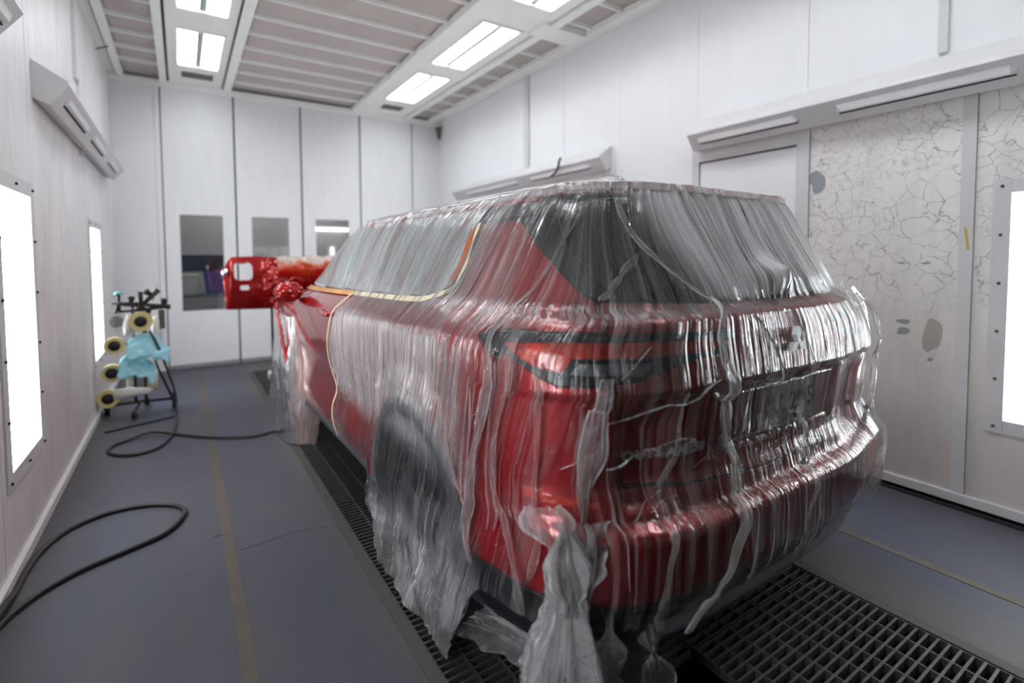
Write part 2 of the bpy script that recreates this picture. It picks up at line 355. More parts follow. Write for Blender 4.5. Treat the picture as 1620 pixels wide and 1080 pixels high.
struct('baseboard_right', bm, M_trim, 'pale metal skirting along the right wall', 'baseboard', bevel=.004)
bm = bmesh.new(); bx(bm, XR-.045, XR+.04, YB_, YF, 0, .012)
struct('trim_2', bm, M_dark, 'dark gap strip below the right wall skirting', 'trim')
# near wall behind the camera
bm = bmesh.new(); bx(bm, XL-.1, XR+.1, YB_-.1, YB_, -.1, ZC+.1); struct('wall_near', bm, simple('dark_near_wall', sRGB(95, 95, 98), .8), 'dark open booth wall behind the viewer', 'wall')
# far wall
bm = bmesh.new()
bx(bm, XL-.02, -.24, YF, YF+.04, .0, ZC); bx(bm, -.235, -.178, YF-.012, YF+.04, .0, ZC); bx(bm, 3.217, XR+.02, YF, YF+.04, 0, ZC); bx(bm, 3.217, 3.27, YF-.012, YF, 0, ZC)
bx(bm, -.178, 3.217, YF-.02, YF+.04, 3.645, ZC)
wfar = struct('wall_far', bm, M_wf, 'white end wall around the folding bay doors', 'wall')
bm = bmesh.new(); bx(bm, XL, XR, YF-.05, YF, ZC-.075, ZC-.0); struct('trim_3', bm, M_ceil, 'painted beam along the top of the end wall', 'trim')
leaves = [(-.174, .65, -.002, .487), (.65, 1.502, .836, 1.312), (1.502, 2.359, 1.685, 2.172), (2.359, 3.213, 2.54, 3.03)]
M_win = simple('door_glass', (.55, .57, .6), .03)
def glass_mat():
    m, nt, o = nodes('window_glass'); tr = N_(nt, 'ShaderNodeBsdfTransparent', {'Color': (.72, .74, .76, 1)}); gs = N_(nt, 'ShaderNodeBsdfGlossy', {'Roughness': .03})
    fr = N_(nt, 'ShaderNodeFresnel', {'IOR': 1.7}); mx = N_(nt, 'ShaderNodeMixShader', {0: math_(nt, 'ADD', fr.outputs[0], .08), 1: tr.outputs[0], 2: gs.outputs[0]})
    nt.links.new(mx.outputs[0], o.inputs[0]); return m
M_pane = glass_mat()
lab = ['leftmost folding bay door leaf with a tall window', 'second folding bay door leaf from the left, behind the red panel', 'third folding bay door leaf from the left, beside the car roof', 'rightmost folding bay door leaf beside the right corner']
for i, (a, b, wa, wb) in enumerate(leaves):
    bm = bmesh.new(); g = .011; y0, y1 = YF-.006, YF+.04; z0, z1 = .07, 3.62
    bx(bm, a+g, wa, y0, y1, z0, z1); bx(bm, wb, b-g, y0, y1, z0, z1); bx(bm, wa, wb, y0, y1, z0, .76); bx(bm, wa, wb, y0, y1, 2.02, z1)
    # vertical edge stile
    bx(bm, b-g-.055, b-g-.04, y0-.004, y0, z0, z1)
    d = struct('door_%d' % (i+1), bm, M_wf, lab[i], 'door')
    bm = bmesh.new(); bx(bm, wa, wb, YF+.014, YF+.02, .76, 2.02); obj('pane', bm, M_pane, d)
    bm = bmesh.new(); bx(bm, a+g, b-g, YF-.002, YF+.03, .012, .068); obj('bottom_seal', bm, simple('seal_grey', sRGB(150, 150, 152), .7, var=.4, vs=30), d)
    bm = bmesh.new(); bx(bm, a+g, b-g, YF-.014, YF+.0, .055, .068); obj('drip_edge', bm, M_trim, d)
bm = bmesh.new(); bx(bm, -.178, 3.217, YF+.042, YF+.05, 0, ZC)
# dark rubber between leaves
bm.free(); bm = bmesh.new()
for x in (-.176, .65, 1.502, 2.359, 3.215): bx(bm, x-.0095, x+.0095, YF-.001, YF+.045, 0.012, 3.64)
bx(bm, -.17, 3.21, YF-.003, YF+.04, 3.625, 3.644)
struct('trim_4', bm, M_dark, 'black rubber seals between the folding door leaves', 'trim')
# workshop seen through the windows
bm = bmesh.new(); bx(bm, XL-.6, XR+.6, 10.3, 10.4, 0, 3.6); bx(bm, XL-.7, XL-.6, YF+.1, 10.4, 0, 3.6); bx(bm, XR+.6, XR+.7, YF+.1, 10.4, 0, 3.6); bx(bm, XL-.7, XR+.7, YF+.05, 10.4, 3.6, 3.7)
struct('wall_workshop', bm, simple('workshop_wall', sRGB(172, 170, 168), .8, var=.2, vs=1.5), 'grey workshop room seen through the door windows', 'wall')
def bench(x, lbl):
    t = thing('work_table', lbl, 'table', (x, 9.2, 0))
    bm = bmesh.new(); bx(bm, -.6, .6, -.3, .3, .86, .9); obj('tabletop', bm, simple('bench_top', sRGB(120, 126, 140), .5), t)
    for a in (-.55, .55):
        for b_ in (-.25, .25): bm = bmesh.new(); bx(bm, a-.02, a+.02, b_-.02, b_+.02, 0, .86); obj('leg', bm, M_trim, t)
bench(.25, 'grey work table behind the leftmost door window')
def tote(x, y, z, w_, h_, m, lbl):
    bm = bmesh.new(); bx(bm, x-w_/2, x+w_/2, y-.15, y+.15, z, z+h_)
    vs = [v for v in bm.verts if v.co.z < z+.01]
    for v in vs: v.co.x = x+(v.co.x-x)*.85; v.co.y = y+(v.co.y-y)*.85
    bx(bm, x-w_/2-.015, x+w_/2+.015, y-.165, y+.165, z+h_-.02, z+h_+.005)
    tag(obj('storage_box', bm, m, bevel=.01), lbl, 'box')
tote(.02, 9.15, .90, .36, .30, M_paper, 'white storage box on the work table beyond the door window')
tote(.46, 9.2, .90, .34, .34, simple('blue_plastic', sRGB(50, 90, 170), .4), 'blue storage box on the work table beyond the door window')
tote(.25, 9.35, 1.26, .9, .24, simple('dark_crate', sRGB(60, 66, 84), .6), 'dark crate behind the white and blue boxes')
bx_ = bmesh.new(); bx(bx_, -.25, .75, 9.2, 9.5, 1.245, 1.26)
tag(obj('wall_shelf', bx_, M_dkmetal), 'dark metal shelf board under the dark crate', 'shelf')
t = thing('added_strip_light', 'fluorescent strip light on the workshop wall seen through the third window', 'light', (2.35, 10.28, 2.0))
bm = bmesh.new(); bx(bm, -.5, .5, -.04, .02, 0, .06); obj('housing', bm, M_trim, t)
bm = bmesh.new(); tube(bm, [(-.48, -.06, .0), (.48, -.06, .0)], .022); obj('tube', bm, emis('mirrored_tube_glow', (1, 1, 1), 9), t, True)  # stands in for the ceiling light mirrored in the window glass
t = thing('added_strip_light', 'fluorescent strip light on the workshop ceiling', 'light', (1.3, 9.1, 3.56))
bm = bmesh.new(); bx(bm, -1.2, 1.2, -.07, .07, -.02, .03); obj('housing', bm, M_trim, t)
bm = bmesh.new(); bx(bm, -1.18, 1.18, -.05, .05, -.045, -.02); obj('tube', bm, emis('workshop_fill', (1, .98, .95), E_WORK*20), t)  # unseen lamp put in to brighten the workshop
# ---------------------------------------------------------------- ceiling
bm = bmesh.new()
ZT = ZC
LS = [(.035, .43, [(5.94, 7.02), (4.36, 5.44), (2.78, 3.86), (1.2, 2.28)]), (2.50, 2.91, [(5.83, 6.98), (4.25, 5.44), (2.62, 3.74), (1.0, 2.1), (-.6, .5)])]  # near lamps of both rows are unseen, added to light the car's rear
bx(bm, XL-.1, XR+.1, YB_-.1, YF+.1, ZT+.16, ZT+.2)
# boards carrying the light strips, with openings
for (a, b, ysl), (s0, s1) in zip(LS, ((-.065, .515), (2.36, 3.055))):
    cuts = sorted([v for p in ysl for v in p])
    bx(bm, s0, a, YB_, YF, ZT, ZT+.03); bx(bm, b, s1, YB_, YF, ZT, ZT+.03)
    edges = [YB_]+cuts+[YF]
    for i in range(0, len(edges), 2): bx(bm, a, b, edges[i], edges[i+1], ZT, ZT+.03)
bx(bm, XL, -.615, YB_, YF, ZT, ZT+.03); bx(bm, 3.55, XR, YB_, YF, ZT, ZT+.03)
ce = struct('ceiling', bm, M_ceil, 'booth ceiling of painted steel strips and filter fields', 'ceiling')
def beam(x0, x1, y0=YB_, y1=YF, z0=ZC-.03, nm='beam'): 
    bm = bmesh.new(); bx(bm, x0, x1, y0, y1, z0, ZC+.05); return obj(nm, bm, M_ceil, ce, bevel=.004)
for a, b in ((-.60, -.53), (-.165, -.09), (.535, .625), (2.235, 2.335), (3.075, 3.16), (3.50, 3.56)): beam(a, b)
bm = bmesh.new()
for a, b in ((-.616, -.60), (-.09, -.064), (.514, .536), (2.335, 2.361), (3.054, 3.076)): bx(bm, a, b, YB_, YF, ZC+.02, ZC+.04)
obj('dark_slot', bm, M_dark, ce)
beam(3.0, 3.55, 3.94, 4.20, ZC-.032)
for a, b in ((-.53, -.165), (.625, 2.235), (3.16, 3.50)):
    bm = bmesh.new()
    nx = 40 if b-a > 1 else 10; yy = np.arange(YB_, YF+.01, .105)
    g = [[bm.verts.new((a+(b-a)*i/nx, y, ZC+.055-.012*abs(math.sin(math.pi*(y-7.205)/.42)))) for i in range(nx+1)] for y in yy]
    for r0, r1 in zip(g, g[1:]):
        for i in range(nx): bm.faces.new((r0[i], r0[i+1], r1[i+1], r1[i]))
    o = obj('filter_field', bm, M_filt, ce, True); o.modifiers.new('s', 'SOLIDIFY').thickness = .01
    y = 7.205 if b-a < 1 else 7.055+.36
    while y > 2.3:
        bm = bmesh.new(); bx(bm, a, b, y-.011, y+.011, ZC-.0, ZC+.05); obj('crossbar', bm, M_ceil, ce); y -= .42
# ceiling lights
M_diff = emis('diffuser_cool_white', (.93, .97, 1.0), E_CEIL)
def tubes_mat(name, st, scale, axis):
    m, nt, o = nodes(name); tc = N_(nt, 'ShaderNodeTexCoord').outputs['Object']
    s_ = N_(nt, 'ShaderNodeSeparateXYZ', {0: tc}).outputs[axis]
    wv = math_(nt, 'SINE', math_(nt, 'MULTIPLY', s_, scale))
    k = N_(nt, 'ShaderNodeMapRange', {'Value': wv, 'From Min': -1., 'From Max': 1., 'To Min': st*.45, 'To Max': st*1.3}).outputs[0]
    e = N_(nt, 'ShaderNodeEmission', {'Color': (.93, .97, 1, 1), 'Strength': k}); nt.links.new(e.outputs[0], o.inputs[0]); return m
M_tubesC = tubes_mat('ceiling_diffuser', E_CEIL, 2*math.pi/.048, 0)
M_tubesW = tubes_mat('wall_diffuser', E_WALL, 2*math.pi/.2, 1)
ord_ = ['farthest', 'second farthest', 'third farthest', 'fourth farthest', 'nearest, above the viewer']
for (a, b, ysl), side in zip(LS, ('left', 'right')):
    for i, (y0, y1) in enumerate(ysl):
        t = thing('ceiling_light', 'recessed fluorescent ceiling light in the %s strip, %s from the viewer' % (side, ord_[i]) if i < 4 else 'recessed fluorescent ceiling light in the %s strip right above the viewer' % side, 'light', ((a+b)/2, (y0+y1)/2, ZC), 'recessed ceiling lights')
        hw, hl = (b-a)/2, (y1-y0)/2
        bm = bmesh.new()
        for q in ((-hw-.035, -hw, -hl-.035, hl+.035), (hw, hw+.035, -hl-.035, hl+.035), (-hw, hw, -hl-.035, -hl), (-hw, hw, hl, hl+.035)): bx(bm, *q, -.012, .0)
        obj('frame', bm, M_ceil, t, bevel=.002)
        bm = bmesh.new(); bx(bm, -.028, .028, -hl, hl, .012, .03); obj('divider', bm, simple('divider_grey', sRGB(150, 165, 165), .5), t)
        for s_ in (-1, 1):
            bm = bmesh.new(); x0, x1 = sorted((s_*.028, s_*hw)); bx(bm, x0, x1, -hl, hl, .018, .026); obj('diffuser', bm, M_tubesC, t)
        bm = bmesh.new()
        for j in range(1, int(hw*2/.05)): x = -hw+j*.05; bx(bm, x-.0035, x+.0035, -hl, hl, .004, .018)
        obj('louvre', bm, M_trim, t)
for x0, x1, l_ in ((.07, .40, 'left'), (2.57, 2.88, 'right')):
    t = thing('ceiling_vent', 'small louvred vent at the far end of the %s light strip' % l_, 'vent', ((x0+x1)/2, 7.36, ZC), 'ceiling vents')
    hw = (x1-x0)/2; bm = bmesh.new(); bx(bm, -hw-.02, hw+.02, -.14, .14, -.004, .0); obj('frame', bm, M_ceil, t)
    bm = bmesh.new(); bx(bm, -hw, hw, -.105, .105, -.008, -.004); obj('backing', bm, simple('vent_dark', sRGB(96, 92, 90), .8), t)
    bm = bmesh.new()
    for j in range(16): x = -hw+.01+j*(2*hw-.02)/15; bx(bm, x-.003, x+.003, -.10, .10, -.012, -.008)
    obj('slat', bm, simple('vent_slat', sRGB(140, 132, 128), .7), t)
# wall lights
def wall_light(x, y0, y1, z0, z1, sgn, lbl):
    t = thing('wall_light', lbl, 'light', (x, (y0+y1)/2, z0), 'tall wall lights')
    hl = (y1-y0)/2; H_ = z1-z0; d = -sgn
    bm = bmesh.new(); f_ = .075
    for q in ((-hl-f_, -hl, -f_, H_+f_), (hl, hl+f_, -f_, H_+f_), (-hl, hl, -f_, 0), (-hl, hl, H_, H_+f_)):
        xs = sorted((0, d*.008)); bx(bm, xs[0], xs[1], q[0], q[1], q[2], q[3])
    obj('frame', bm, M_trim, t, bevel=.002)
    bm = bmesh.new(); xs = sorted((-d*.03, -d*.022)); bx(bm, xs[0], xs[1], -hl, hl, 0, H_); obj('diffuser', bm, M_tubesW, t)
    for yy in (-hl-f_/2, hl+f_/2):
        for zz in np.linspace(-f_/2, H_+f_/2, 6):
            bm = bmesh.new(); lathe(bm, [(0, .0075), (d*.007, .007), (d*.009, .003)], (d*.008, yy, zz), 'x', 10); obj('screw', bm, M_dkmetal, t, True)
    for zz in (-f_/2, H_+f_/2):
        bm = bmesh.new(); lathe(bm, [(0, .0075), (d*.007, .007), (d*.009, .003)], (d*.008, 0, zz), 'x', 10); obj('screw', bm, M_dkmetal, t, True)
wall_light(XL, 3.12, 3.69, .475, 1.785, -1, 'tall light panel in the left wall, near the frame edge')
wall_light(XL, 5.80, 6.41, .525, 1.735, -1, 'tall light panel in the left wall beside the trolley')
wall_light(XL, .42, .99, .475, 1.785, -1, 'tall light panel in the left wall beside the viewer')
wall_light(XR, .20, .812, .553, 1.775, 1, 'tall light panel in the cracked right wall at the frame edge')
wall_light(XR, 3.1, 3.67, .553, 1.775, 1, 'tall light panel in the right wall hidden behind the car body')  # unseen panel mirroring the left wall, added to light the car's right side
wall_light(XR, 5.78, 6.4, .553, 1.775, 1, 'tall light panel at the far end of the right wall')  # also unseen, repeated from the left wall for its light
# ducts on the walls
def duct(x, sgn, y0, y1, z0, z1, slots, lbl, end_taper=.0):
    t = thing('wall_duct', lbl, 'duct', (x, y0, z0), 'angled air ducts on the walls')
    L = y1-y0; h = z1-z0
    prof = [(0, 0), (.075, -.03), (.168, .095), (.16, .12), (0, h)]
    bm = bmesh.new(); rings = []
    for y in (0, L): rings.append([bm.verts.new((sgn*a, y, b)) for a, b in prof])
    for k in range(5): bm.faces.new((rings[0][k], rings[0][(k+1) % 5], rings[1][(k+1) % 5], rings[1][k]))
    bm.faces.new(rings[0][::-1]); bm.faces.new(rings[1])
    obj('casing', bm, M_trim, t, bevel=.003)
    nx, nz = .125, .093
    l = math.hypot(nx, nz); ux, uz = nx/l, (-.093 if False else .125)/math.hypot(.093, .125)
    for (a, b) in slots:
        bm = bmesh.new()
        dx, dz = .093, .125; q = math.hypot(dx, dz); dx, dz = dx/q, dz/q; ox, oz = dz, -dx
        def pt(u, v, y): return (sgn*(.075+dx*u+ox*v), y-y0, -.03+dz*u+oz*v)
        c = [[bm.verts.new(pt(u, v, y)) for (u, v) in ((.060, 0.), (.072, .020), (.080, .021), (.118, 0.))] for y in (a, a+.03, b-.03, b)]
        for r_ in (c[0], c[-1]):
            for v_ in r_[1:3]: v_.co.x -= sgn*ox*.018; v_.co.z -= oz*.018
        for r0, r1 in zip(c, c[1:]):
            for k in range(3): bm.faces.new((r0[k], r0[k+1], r1[k+1], r1[k]))
        bm.faces.new(c[0][::-1]); bm.faces.new(c[-1]); obj('louvre', bm, M_trim, t)
        bm = bmesh.new()
        vv = [bm.verts.new(pt(u, v, y)) for (u, v) in ((.054, .0008), (.062, .0008), (.062, .008), (.054, .005)) for y in (a+.01, b-.01)]
        for k in range(4):
            k2 = (k+1) % 4; bm.faces.new((vv[2*k], vv[2*k+1], vv[2*k2+1], vv[2*k2]))
        bm.faces.new((vv[0], vv[2], vv[4], vv[6])); bm.faces.new((vv[1], vv[7], vv[5], vv[3])); obj('slot', bm, M_dark, t)
duct(XL, 1, 3.875, 7.2, 2.362, 2.58, [(4.05, 4.85), (5.15, 5.85), (6.2, 6.9)], 'angled white air duct high on the left wall')
duct(XL, 1, .6, 2.86, 2.362, 2.58, [(.9, 1.7), (2.0, 2.8)], 'angled white air duct at the top left corner of the photo')
duct(XR, -1, -.4, 2.74, 2.345, 2.588, [(-.2, .5), (.78, 1.62), (1.86, 2.66)], 'long angled white air duct above the cracked right wall')
duct(XR, -1, 3.77, 7.05, 2.345, 2.575, [(3.95, 5.0), (5.3, 6.6)], 'angled white air duct on the right wall behind the car roof')
bm = bmesh.new(); tube(bm, spline([(XR-.20, 4.35, 2.52), (XR-.235, 4.33, 2.47), (XR-.19, 4.42, 2.40), (XR-.21, 4.5, 2.34)], 6), [.012]*19); tag(obj('pipe_hook', bm, M_tooldark, smooth=True), 'small dark bent hook on the duct behind the car roof', 'hook')
bm = bmesh.new(); bx(bm, XR-.0135, XR-.012, .98, .992, 1.475, 1.60)
for v in bm.verts: v.co.y += (1.6-v.co.z)*-.12+.008
tag(obj('masking_tape', bm, M_yel), 'small yellow tape strip stuck on the right wall post', 'tape')
bm = bmesh.new(); tube(bm, [(XL+.01, 6.7, 3.60), (-.57, 6.72, 3.655)], .006); tag(obj('pipe_bracket', bm, M_dkmetal), 'thin dark rod between left wall and ceiling', 'rod')
bm = bmesh.new(); bx(bm, XR-.09, XR-.01, YF-.12, YF-.03, 3.40, 3.60)
for v in bm.verts:
    if v.co.z < 3.5: v.co.x = XR-.04+(v.co.x-XR+.05)*.3; v.co.y = YF-.07+(v.co.y-YF+.075)*.3
tag(obj('corner_bracket', bm, simple('bracket', sRGB(110, 108, 106), .6)), 'dark wedge bracket high in the far right corner', 'bracket')
# ---------------------------------------------------------------- car body surface (car units: x right, y forward from rear bumper, z up)
def herm(xs, ys):
    xs = np.array(xs, float); ys = np.array(ys, float)
    d = np.diff(ys)/np.diff(xs)
    m = np.zeros(len(xs)); m[0] = d[0]; m[-1] = d[-1]
    for i in range(1, len(xs)-1):
        m[i] = 0 if d[i-1]*d[i] <= 0 else 2*d[i-1]*d[i]/(d[i-1]+d[i])
    def f(x):
        x = np.clip(x, xs[0], xs[-1]); i = np.clip(np.searchsorted(xs, x)-1, 0, len(xs)-2)
        h = xs[i+1]-xs[i]; t = (x-xs[i])/h
        return ((1+2*t)*(1-t)**2*ys[i] + t*(1-t)**2*h*m[i] + t*t*(3-2*t)*ys[i+1] + t*t*(t-1)*h*m[i+1])
    return f
def sstep(a, b, x):
    t = np.clip((x-a)/(b-a), 0, 1); return t*t*(3-2*t)
_W = herm([.18,.28,.36,.46,.58,.66,.80,.95,1.05,1.085,1.13,1.22,1.32,1.45,1.56,1.62],
          [.82,.88,.905,.918,.915,.915,.925,.935,.938,.93,.895,.825,.79,.742,.685,.63])
_YR = herm([.18,.26,.32,.41,.43,.50,.61,.63,.655,.70,.76,.84,1.0,1.02,1.04,1.12,1.205,1.215,1.23,1.30,1.45,1.58,1.62],
           [.16,.10,.05,.025,.012,.0,.0,.006,.055,.068,.085,.075,.050,.030,.032,.045,.068,.075,.115,.145,.215,.268,.285])
_YF = herm([1.08,1.16,1.27,1.48,1.62],[4.25,4.05,3.72,3.20,2.78])
YB, N = .80, 4.0
_t = np.linspace(0, 1, 4001)**1.0
_ang = _t*np.pi/2
_nx = np.sin(_ang)**(2/N); _ny = np.cos(_ang)**(2/N)
_px = .93*_nx; _py = .75*_ny
_s = np.concatenate([[0], np.cumsum(np.hypot(np.diff(_px), np.diff(_py)))])
S1 = float(_s[-1])
def Wf(y, z):
    sh = .055*(1-sstep(.55, 2.1, y))*(1-sstep(1.15, 1.4, z))*sstep(.8, 1.0, z)
    w = _W(z-sh)
    # door scallop, haunch over the rear wheel and arch flares
    w = w - .022*sstep(1.5, 2.0, y)*(1-sstep(3.1, 3.5, y))*np.exp(-((z-.62)/.16)**2)
    w = w + .012*sstep(.62, .5, np.hypot(y-1.03, z-.37)) + .012*sstep(.62, .5, np.hypot(y-3.74, z-.37))
    # nose below the belt, greenhouse above it
    lo = (1-np.clip((y-3.5)/1.13, 0, .999)**4)**.25
    yf = _YF(z); up = (1-np.clip((y-2.2)/(yf-2.2), 0, .9995)**3)**(1/3)
    k = sstep(1.08, 1.16, z)
    return w*(lo*(1-k)+up*k)
def surf(s, z, off=0.0):
    s = np.asarray(s, float); z = np.asarray(z, float); s, z = np.broadcast_arrays(s, z)
    def base(s, z):
        a = np.abs(s); sg = np.where(s < 0, -1., 1.)
        nx = np.interp(a, _s, _nx); ny = np.interp(a, _s, _ny)
        yr = _YR(z)
        xx = nx*.93
        # licence recess, lower corner columns and bumper sweep
        yr = yr + .035*sstep(.40, .35, xx)*sstep(.775, .80, z)*sstep(1.012, .99, z)
        yr = yr + .03*sstep(.45, .62, xx)*sstep(.66, .70, z)*sstep(1.0, .9, z)*(1-sstep(.66, .72, xx))
        y = np.where(a < S1, YB-(YB-yr)*ny, YB+a-S1)
        x = sg*Wf(y, z)*np.where(a < S1, nx, 1.)
        return np.stack([x, y, z], -1)
    p = base(s, z)
    if np.any(np.asarray(off) != 0):
        e = .004
        ds = base(s+e, z)-base(s-e, z); dz = base(s, np.clip(z+e, .18, 1.62))-base(s, np.clip(z-e, .18, 1.62))
        n = np.cross(ds, dz); n = n/(np.linalg.norm(n, axis=-1, keepdims=True)+1e-12)
        p = p + n*np.asarray(off)[..., None] if np.ndim(off) else p+n*off
    return p
def roofz(x, y):
    # closes the section at z = 1.62
    w = .63*(1-np.clip((y-2.2)/(2.78-2.2), 0, .999)**3)**(1/3)
    w = np.where(y < YB, .63*(1-np.clip((YB-y)/(YB-.285), 0, .999)**4)**.25, w)
    ax_ = np.abs(x)/.63
    k = np.where(y < YB, (ax_**4+np.clip((YB-y)/(YB-.285), 0, 1)**4)**.25, np.where(y > 2.2, (ax_**3+np.clip((y-2.2)/.58, 0, 1)**3)**(1/3), ax_))
    k = np.clip(k, 0, 1)
    cen = 1.62+.075*np.clip(1-((y-1.5)/1.32)**4, 0, 1)
    return 1.62+(cen-1.62)*(1-k**3.2)
def roof_w(y):
    w = np.where(y < YB, .63*(1-np.clip((YB-y)/(YB-.285), 0, 1)**4)**.25, .63)
    return np.where(y > 2.2, .63*(1-np.clip((y-2.2)/(2.78-2.2), 0, 1)**3)**(1/3), w)
# ----------------------------------------------------------------
# ---------------------------------------------------------------- the car
CARX, CARY, CARS, CARYAW = 1.765, .895, 1.04, math.radians(.8)
car = thing('car', 'red sport utility vehicle under clear plastic sheeting, seen from its rear left corner', 'car', (CARX, CARY, 0))
car.scale = (CARS,)*3; car.rotation_euler = (0, 0, CARYAW)
def like_car(o): o.location = (CARX, CARY, 0); o.scale = (CARS,)*3; o.rotation_euler = (0, 0, CARYAW); return o
def poly_sdf(poly, X, Z):
    P = np.array(poly, float); d = np.full(X.shape, 1e9); ins = np.zeros(X.shape, bool)
    for a, b in zip(P, np.roll(P, -1, 0)):
        e = b-a; t = np.clip(((X-a[0])*e[0]+(Z-a[1])*e[1])/(e@e+1e-12), 0, 1)
        d = np.minimum(d, np.hypot(X-a[0]-t*e[0], Z-a[1]-t*e[1]))
        c = ((a[1] > Z) != (b[1] > Z)) & (X < (b[0]-a[0])*(Z-a[1])/((b[1]-a[1]) if b[1] != a[1] else 1e-9)+a[0]); ins ^= c
    return np.where(ins, d, -d)
def march(F, us, vs, fn, bm=None):
    # marching squares of F>0 on the parameter grid, mapped through fn(u,v)->xyz
    bm = bm or bmesh.new(); pts = []; idx = {}
    def vert(key, u, v):
        if key not in idx: idx[key] = len(pts); pts.append((u, v))
        return idx[key]
    faces = []
    I, J = F.shape
    pos = F > 0
    anyc = pos[:-1, :-1] | pos[1:, :-1] | pos[1:, 1:] | pos[:-1, 1:]
    for i, j in zip(*np.nonzero(anyc)):
        cs = ((i, j), (i+1, j), (i+1, j+1), (i, j+1)); loop = []
        for a, b in zip(cs, cs[1:]+cs[:1]):
            fa, fb = F[a], F[b]
            if fa > 0: loop.append(vert(a, us[a[0]], vs[a[1]]))
            if (fa > 0) != (fb > 0):
                t = fa/(fa-fb); loop.append(vert(tuple(sorted((a, b))), us[a[0]]+(us[b[0]]-us[a[0]])*t, vs[a[1]]+(vs[b[1]]-vs[a[1]])*t))
        if len(loop) >= 3: faces.append(loop)
    if not pts: return bm
    A = np.array(pts); X = fn(A[:, 0], A[:, 1]); V = [bm.verts.new(p) for p in X]
    for f_ in faces:
        try: bm.faces.new([V[k] for k in f_])
        except ValueError: pass
    return bm
def arches(s, z, r_=.425):
    y = np.where(np.abs(s) > S1, YB+np.abs(s)-S1, 0)
    a = np.abs(s); y = np.where(a < S1, YB-.75*np.interp(a, _s, _ny), YB+a-S1)
    return np.minimum(np.hypot(y-1.03, z-.37)-r_, np.hypot(y-3.74, z-.37)-r_)
def panel(name, poly, mat, off=0., step=.014, gap=.0025, arch=0, th=.012, par=None, label=None, mirror=False, minus=None, zfun=None):
    P = [((-s if mirror else s), z) for s, z in poly]
    s0, s1 = min(p[0] for p in P), max(p[0] for p in P); z0, z1 = min(p[1] for p in P), max(p[1] for p in P)
    us = np.arange(s0-step, s1+2*step, step); vs = np.arange(z0-step, z1+2*step, step*.8)
    U, V = np.meshgrid(us, vs, indexing='ij'); F_ = poly_sdf(P, U, V)-gap
    if arch: F_ = np.minimum(F_, arches(U, V, arch))
    if minus is not None: F_ = np.minimum(F_, -poly_sdf([((-s if mirror else s), z) for s, z in minus], U, V)-gap)
    bm = march(F_, us, vs, lambda a, b: surf(a, b, off))
    o = obj(name, bm, mat, par or car, smooth=55, normals=False)
    # outward orientation, thickness inward
    if th: sm = o.modifiers.new('th', 'SOLIDIFY'); sm.thickness = th; sm.offset = -1
    if label: o['label'] = label
    return o
YS = lambda y: -(S1+y-YB)       # left-side parameter of a y station
def both(name, poly, mat, **k): return panel(name, poly, mat, **k), panel(name, poly, mat, mirror=True, **k)
# inner dark shell
sh = [(-5.0, .24), (-5.0, 1.07), (YS(4.2), 1.08), (YS(3.9), 1.17), (YS(2.9), 1.6), (0, 1.6), (0, .2)]
both('body_shell', sh, M_black, off=-.022, step=.03, arch=.43, th=0, gap=0)
quarter = [(-.795, 1.262), (-.86, 1.292), (-.964, 1.375), (-1.09, 1.466), (-1.186, 1.518), (-1.504, 1.526), (-1.500, 1.33), (-1.535, 1.262), (-1.654, 1.228), (-1.79, 1.21), (-1.80, 1.0), (-1.93, .80), (-2.10, .52), (-2.11, .34), (-1.30, .34), (-1.30, .66), (-1.16, .93), (-1.08, 1.09), (-1.205, 1.160), (-1.05, 1.182), (-.768, 1.184)]
both('quarter_panel', quarter, M_red, arch=.415)
both('rear_door', [(-1.79, 1.21), (YS(2.05), 1.19), (YS(2.05), .34), (-2.11, .34), (-2.10, .52), (-1.93, .80), (-1.80, 1.0)], M_red, arch=.415)
both('front_door', [(YS(2.05), 1.19), (YS(3.22), 1.155), (YS(3.24), .95), (YS(3.17), .34), (YS(2.05), .34)], M_redp)
both('front_fender', [(YS(3.22), 1.155), (YS(3.9), 1.085), (YS(4.5), 1.0), (YS(4.5), .34), (YS(3.17), .34), (YS(3.24), .95)], M_red, arch=.415)
# bumper, tailgate
bp = [(-1.30, .44), (-1.30, .66), (-1.16, .93), (-1.08, 1.09), (-1.054, 1.118), (-.946, 1.066), (-.886, 1.042), (-.74, 1.044), (-.69, .87), (-.665, .735), (0, .69), (.665, .735), (.69, .87), (.74, 1.044), (.886, 1.042), (.946, 1.066), (1.054, 1.118), (1.08, 1.09), (1.16, .93), (1.30, .66), (1.30, .44)]
panel('rear_bumper', bp, M_red, arch=.415, step=.012)
panel('lower_bumper', [(-1.30, .22), (-1.30, .44), (1.30, .44), (1.30, .22)], M_black, arch=.415, off=.001)
panel('skid_plate', [(-.62, .27), (-.66, .40), (.66, .40), (.62, .27)], simple('skid_grey', sRGB(110, 114, 118), .45), off=.004)
tg = [(-.79, 1.262), (-.766, 1.192), (-.736, 1.048), (-.688, .872), (-.664, .736), (0, .691), (.664, .736), (.688, .872), (.736, 1.048), (.766, 1.192), (.79, 1.262), (.676, 1.262), (.41, 1.250), (0, 1.246), (-.41, 1.250), (-.676, 1.262)]
panel('tailgate', tg, M_red, step=.010, gap=.004)
gl = [(-1.112, 1.585), (-1.09, 1.468), (-.964, 1.377), (-.858, 1.293), (-.79, 1.268), (-.676, 1.266), (-.41, 1.254), (0, 1.250)]
gl = gl+[(-s, z) for s, z in gl[-2::-1]]
panel('rear_window', gl, M_glass, off=-.004, step=.014)
fr = [(-1.112, 1.60), (-1.09, 1.468), (-.964, 1.377), (-.858, 1.293), (-.80, 1.27), (-.72, 1.268), (-.79, 1.32), (-.90, 1.42), (-.97, 1.53), (-.97, 1.60)]
both('window_trim', fr, M_black, off=.004, th=.01)
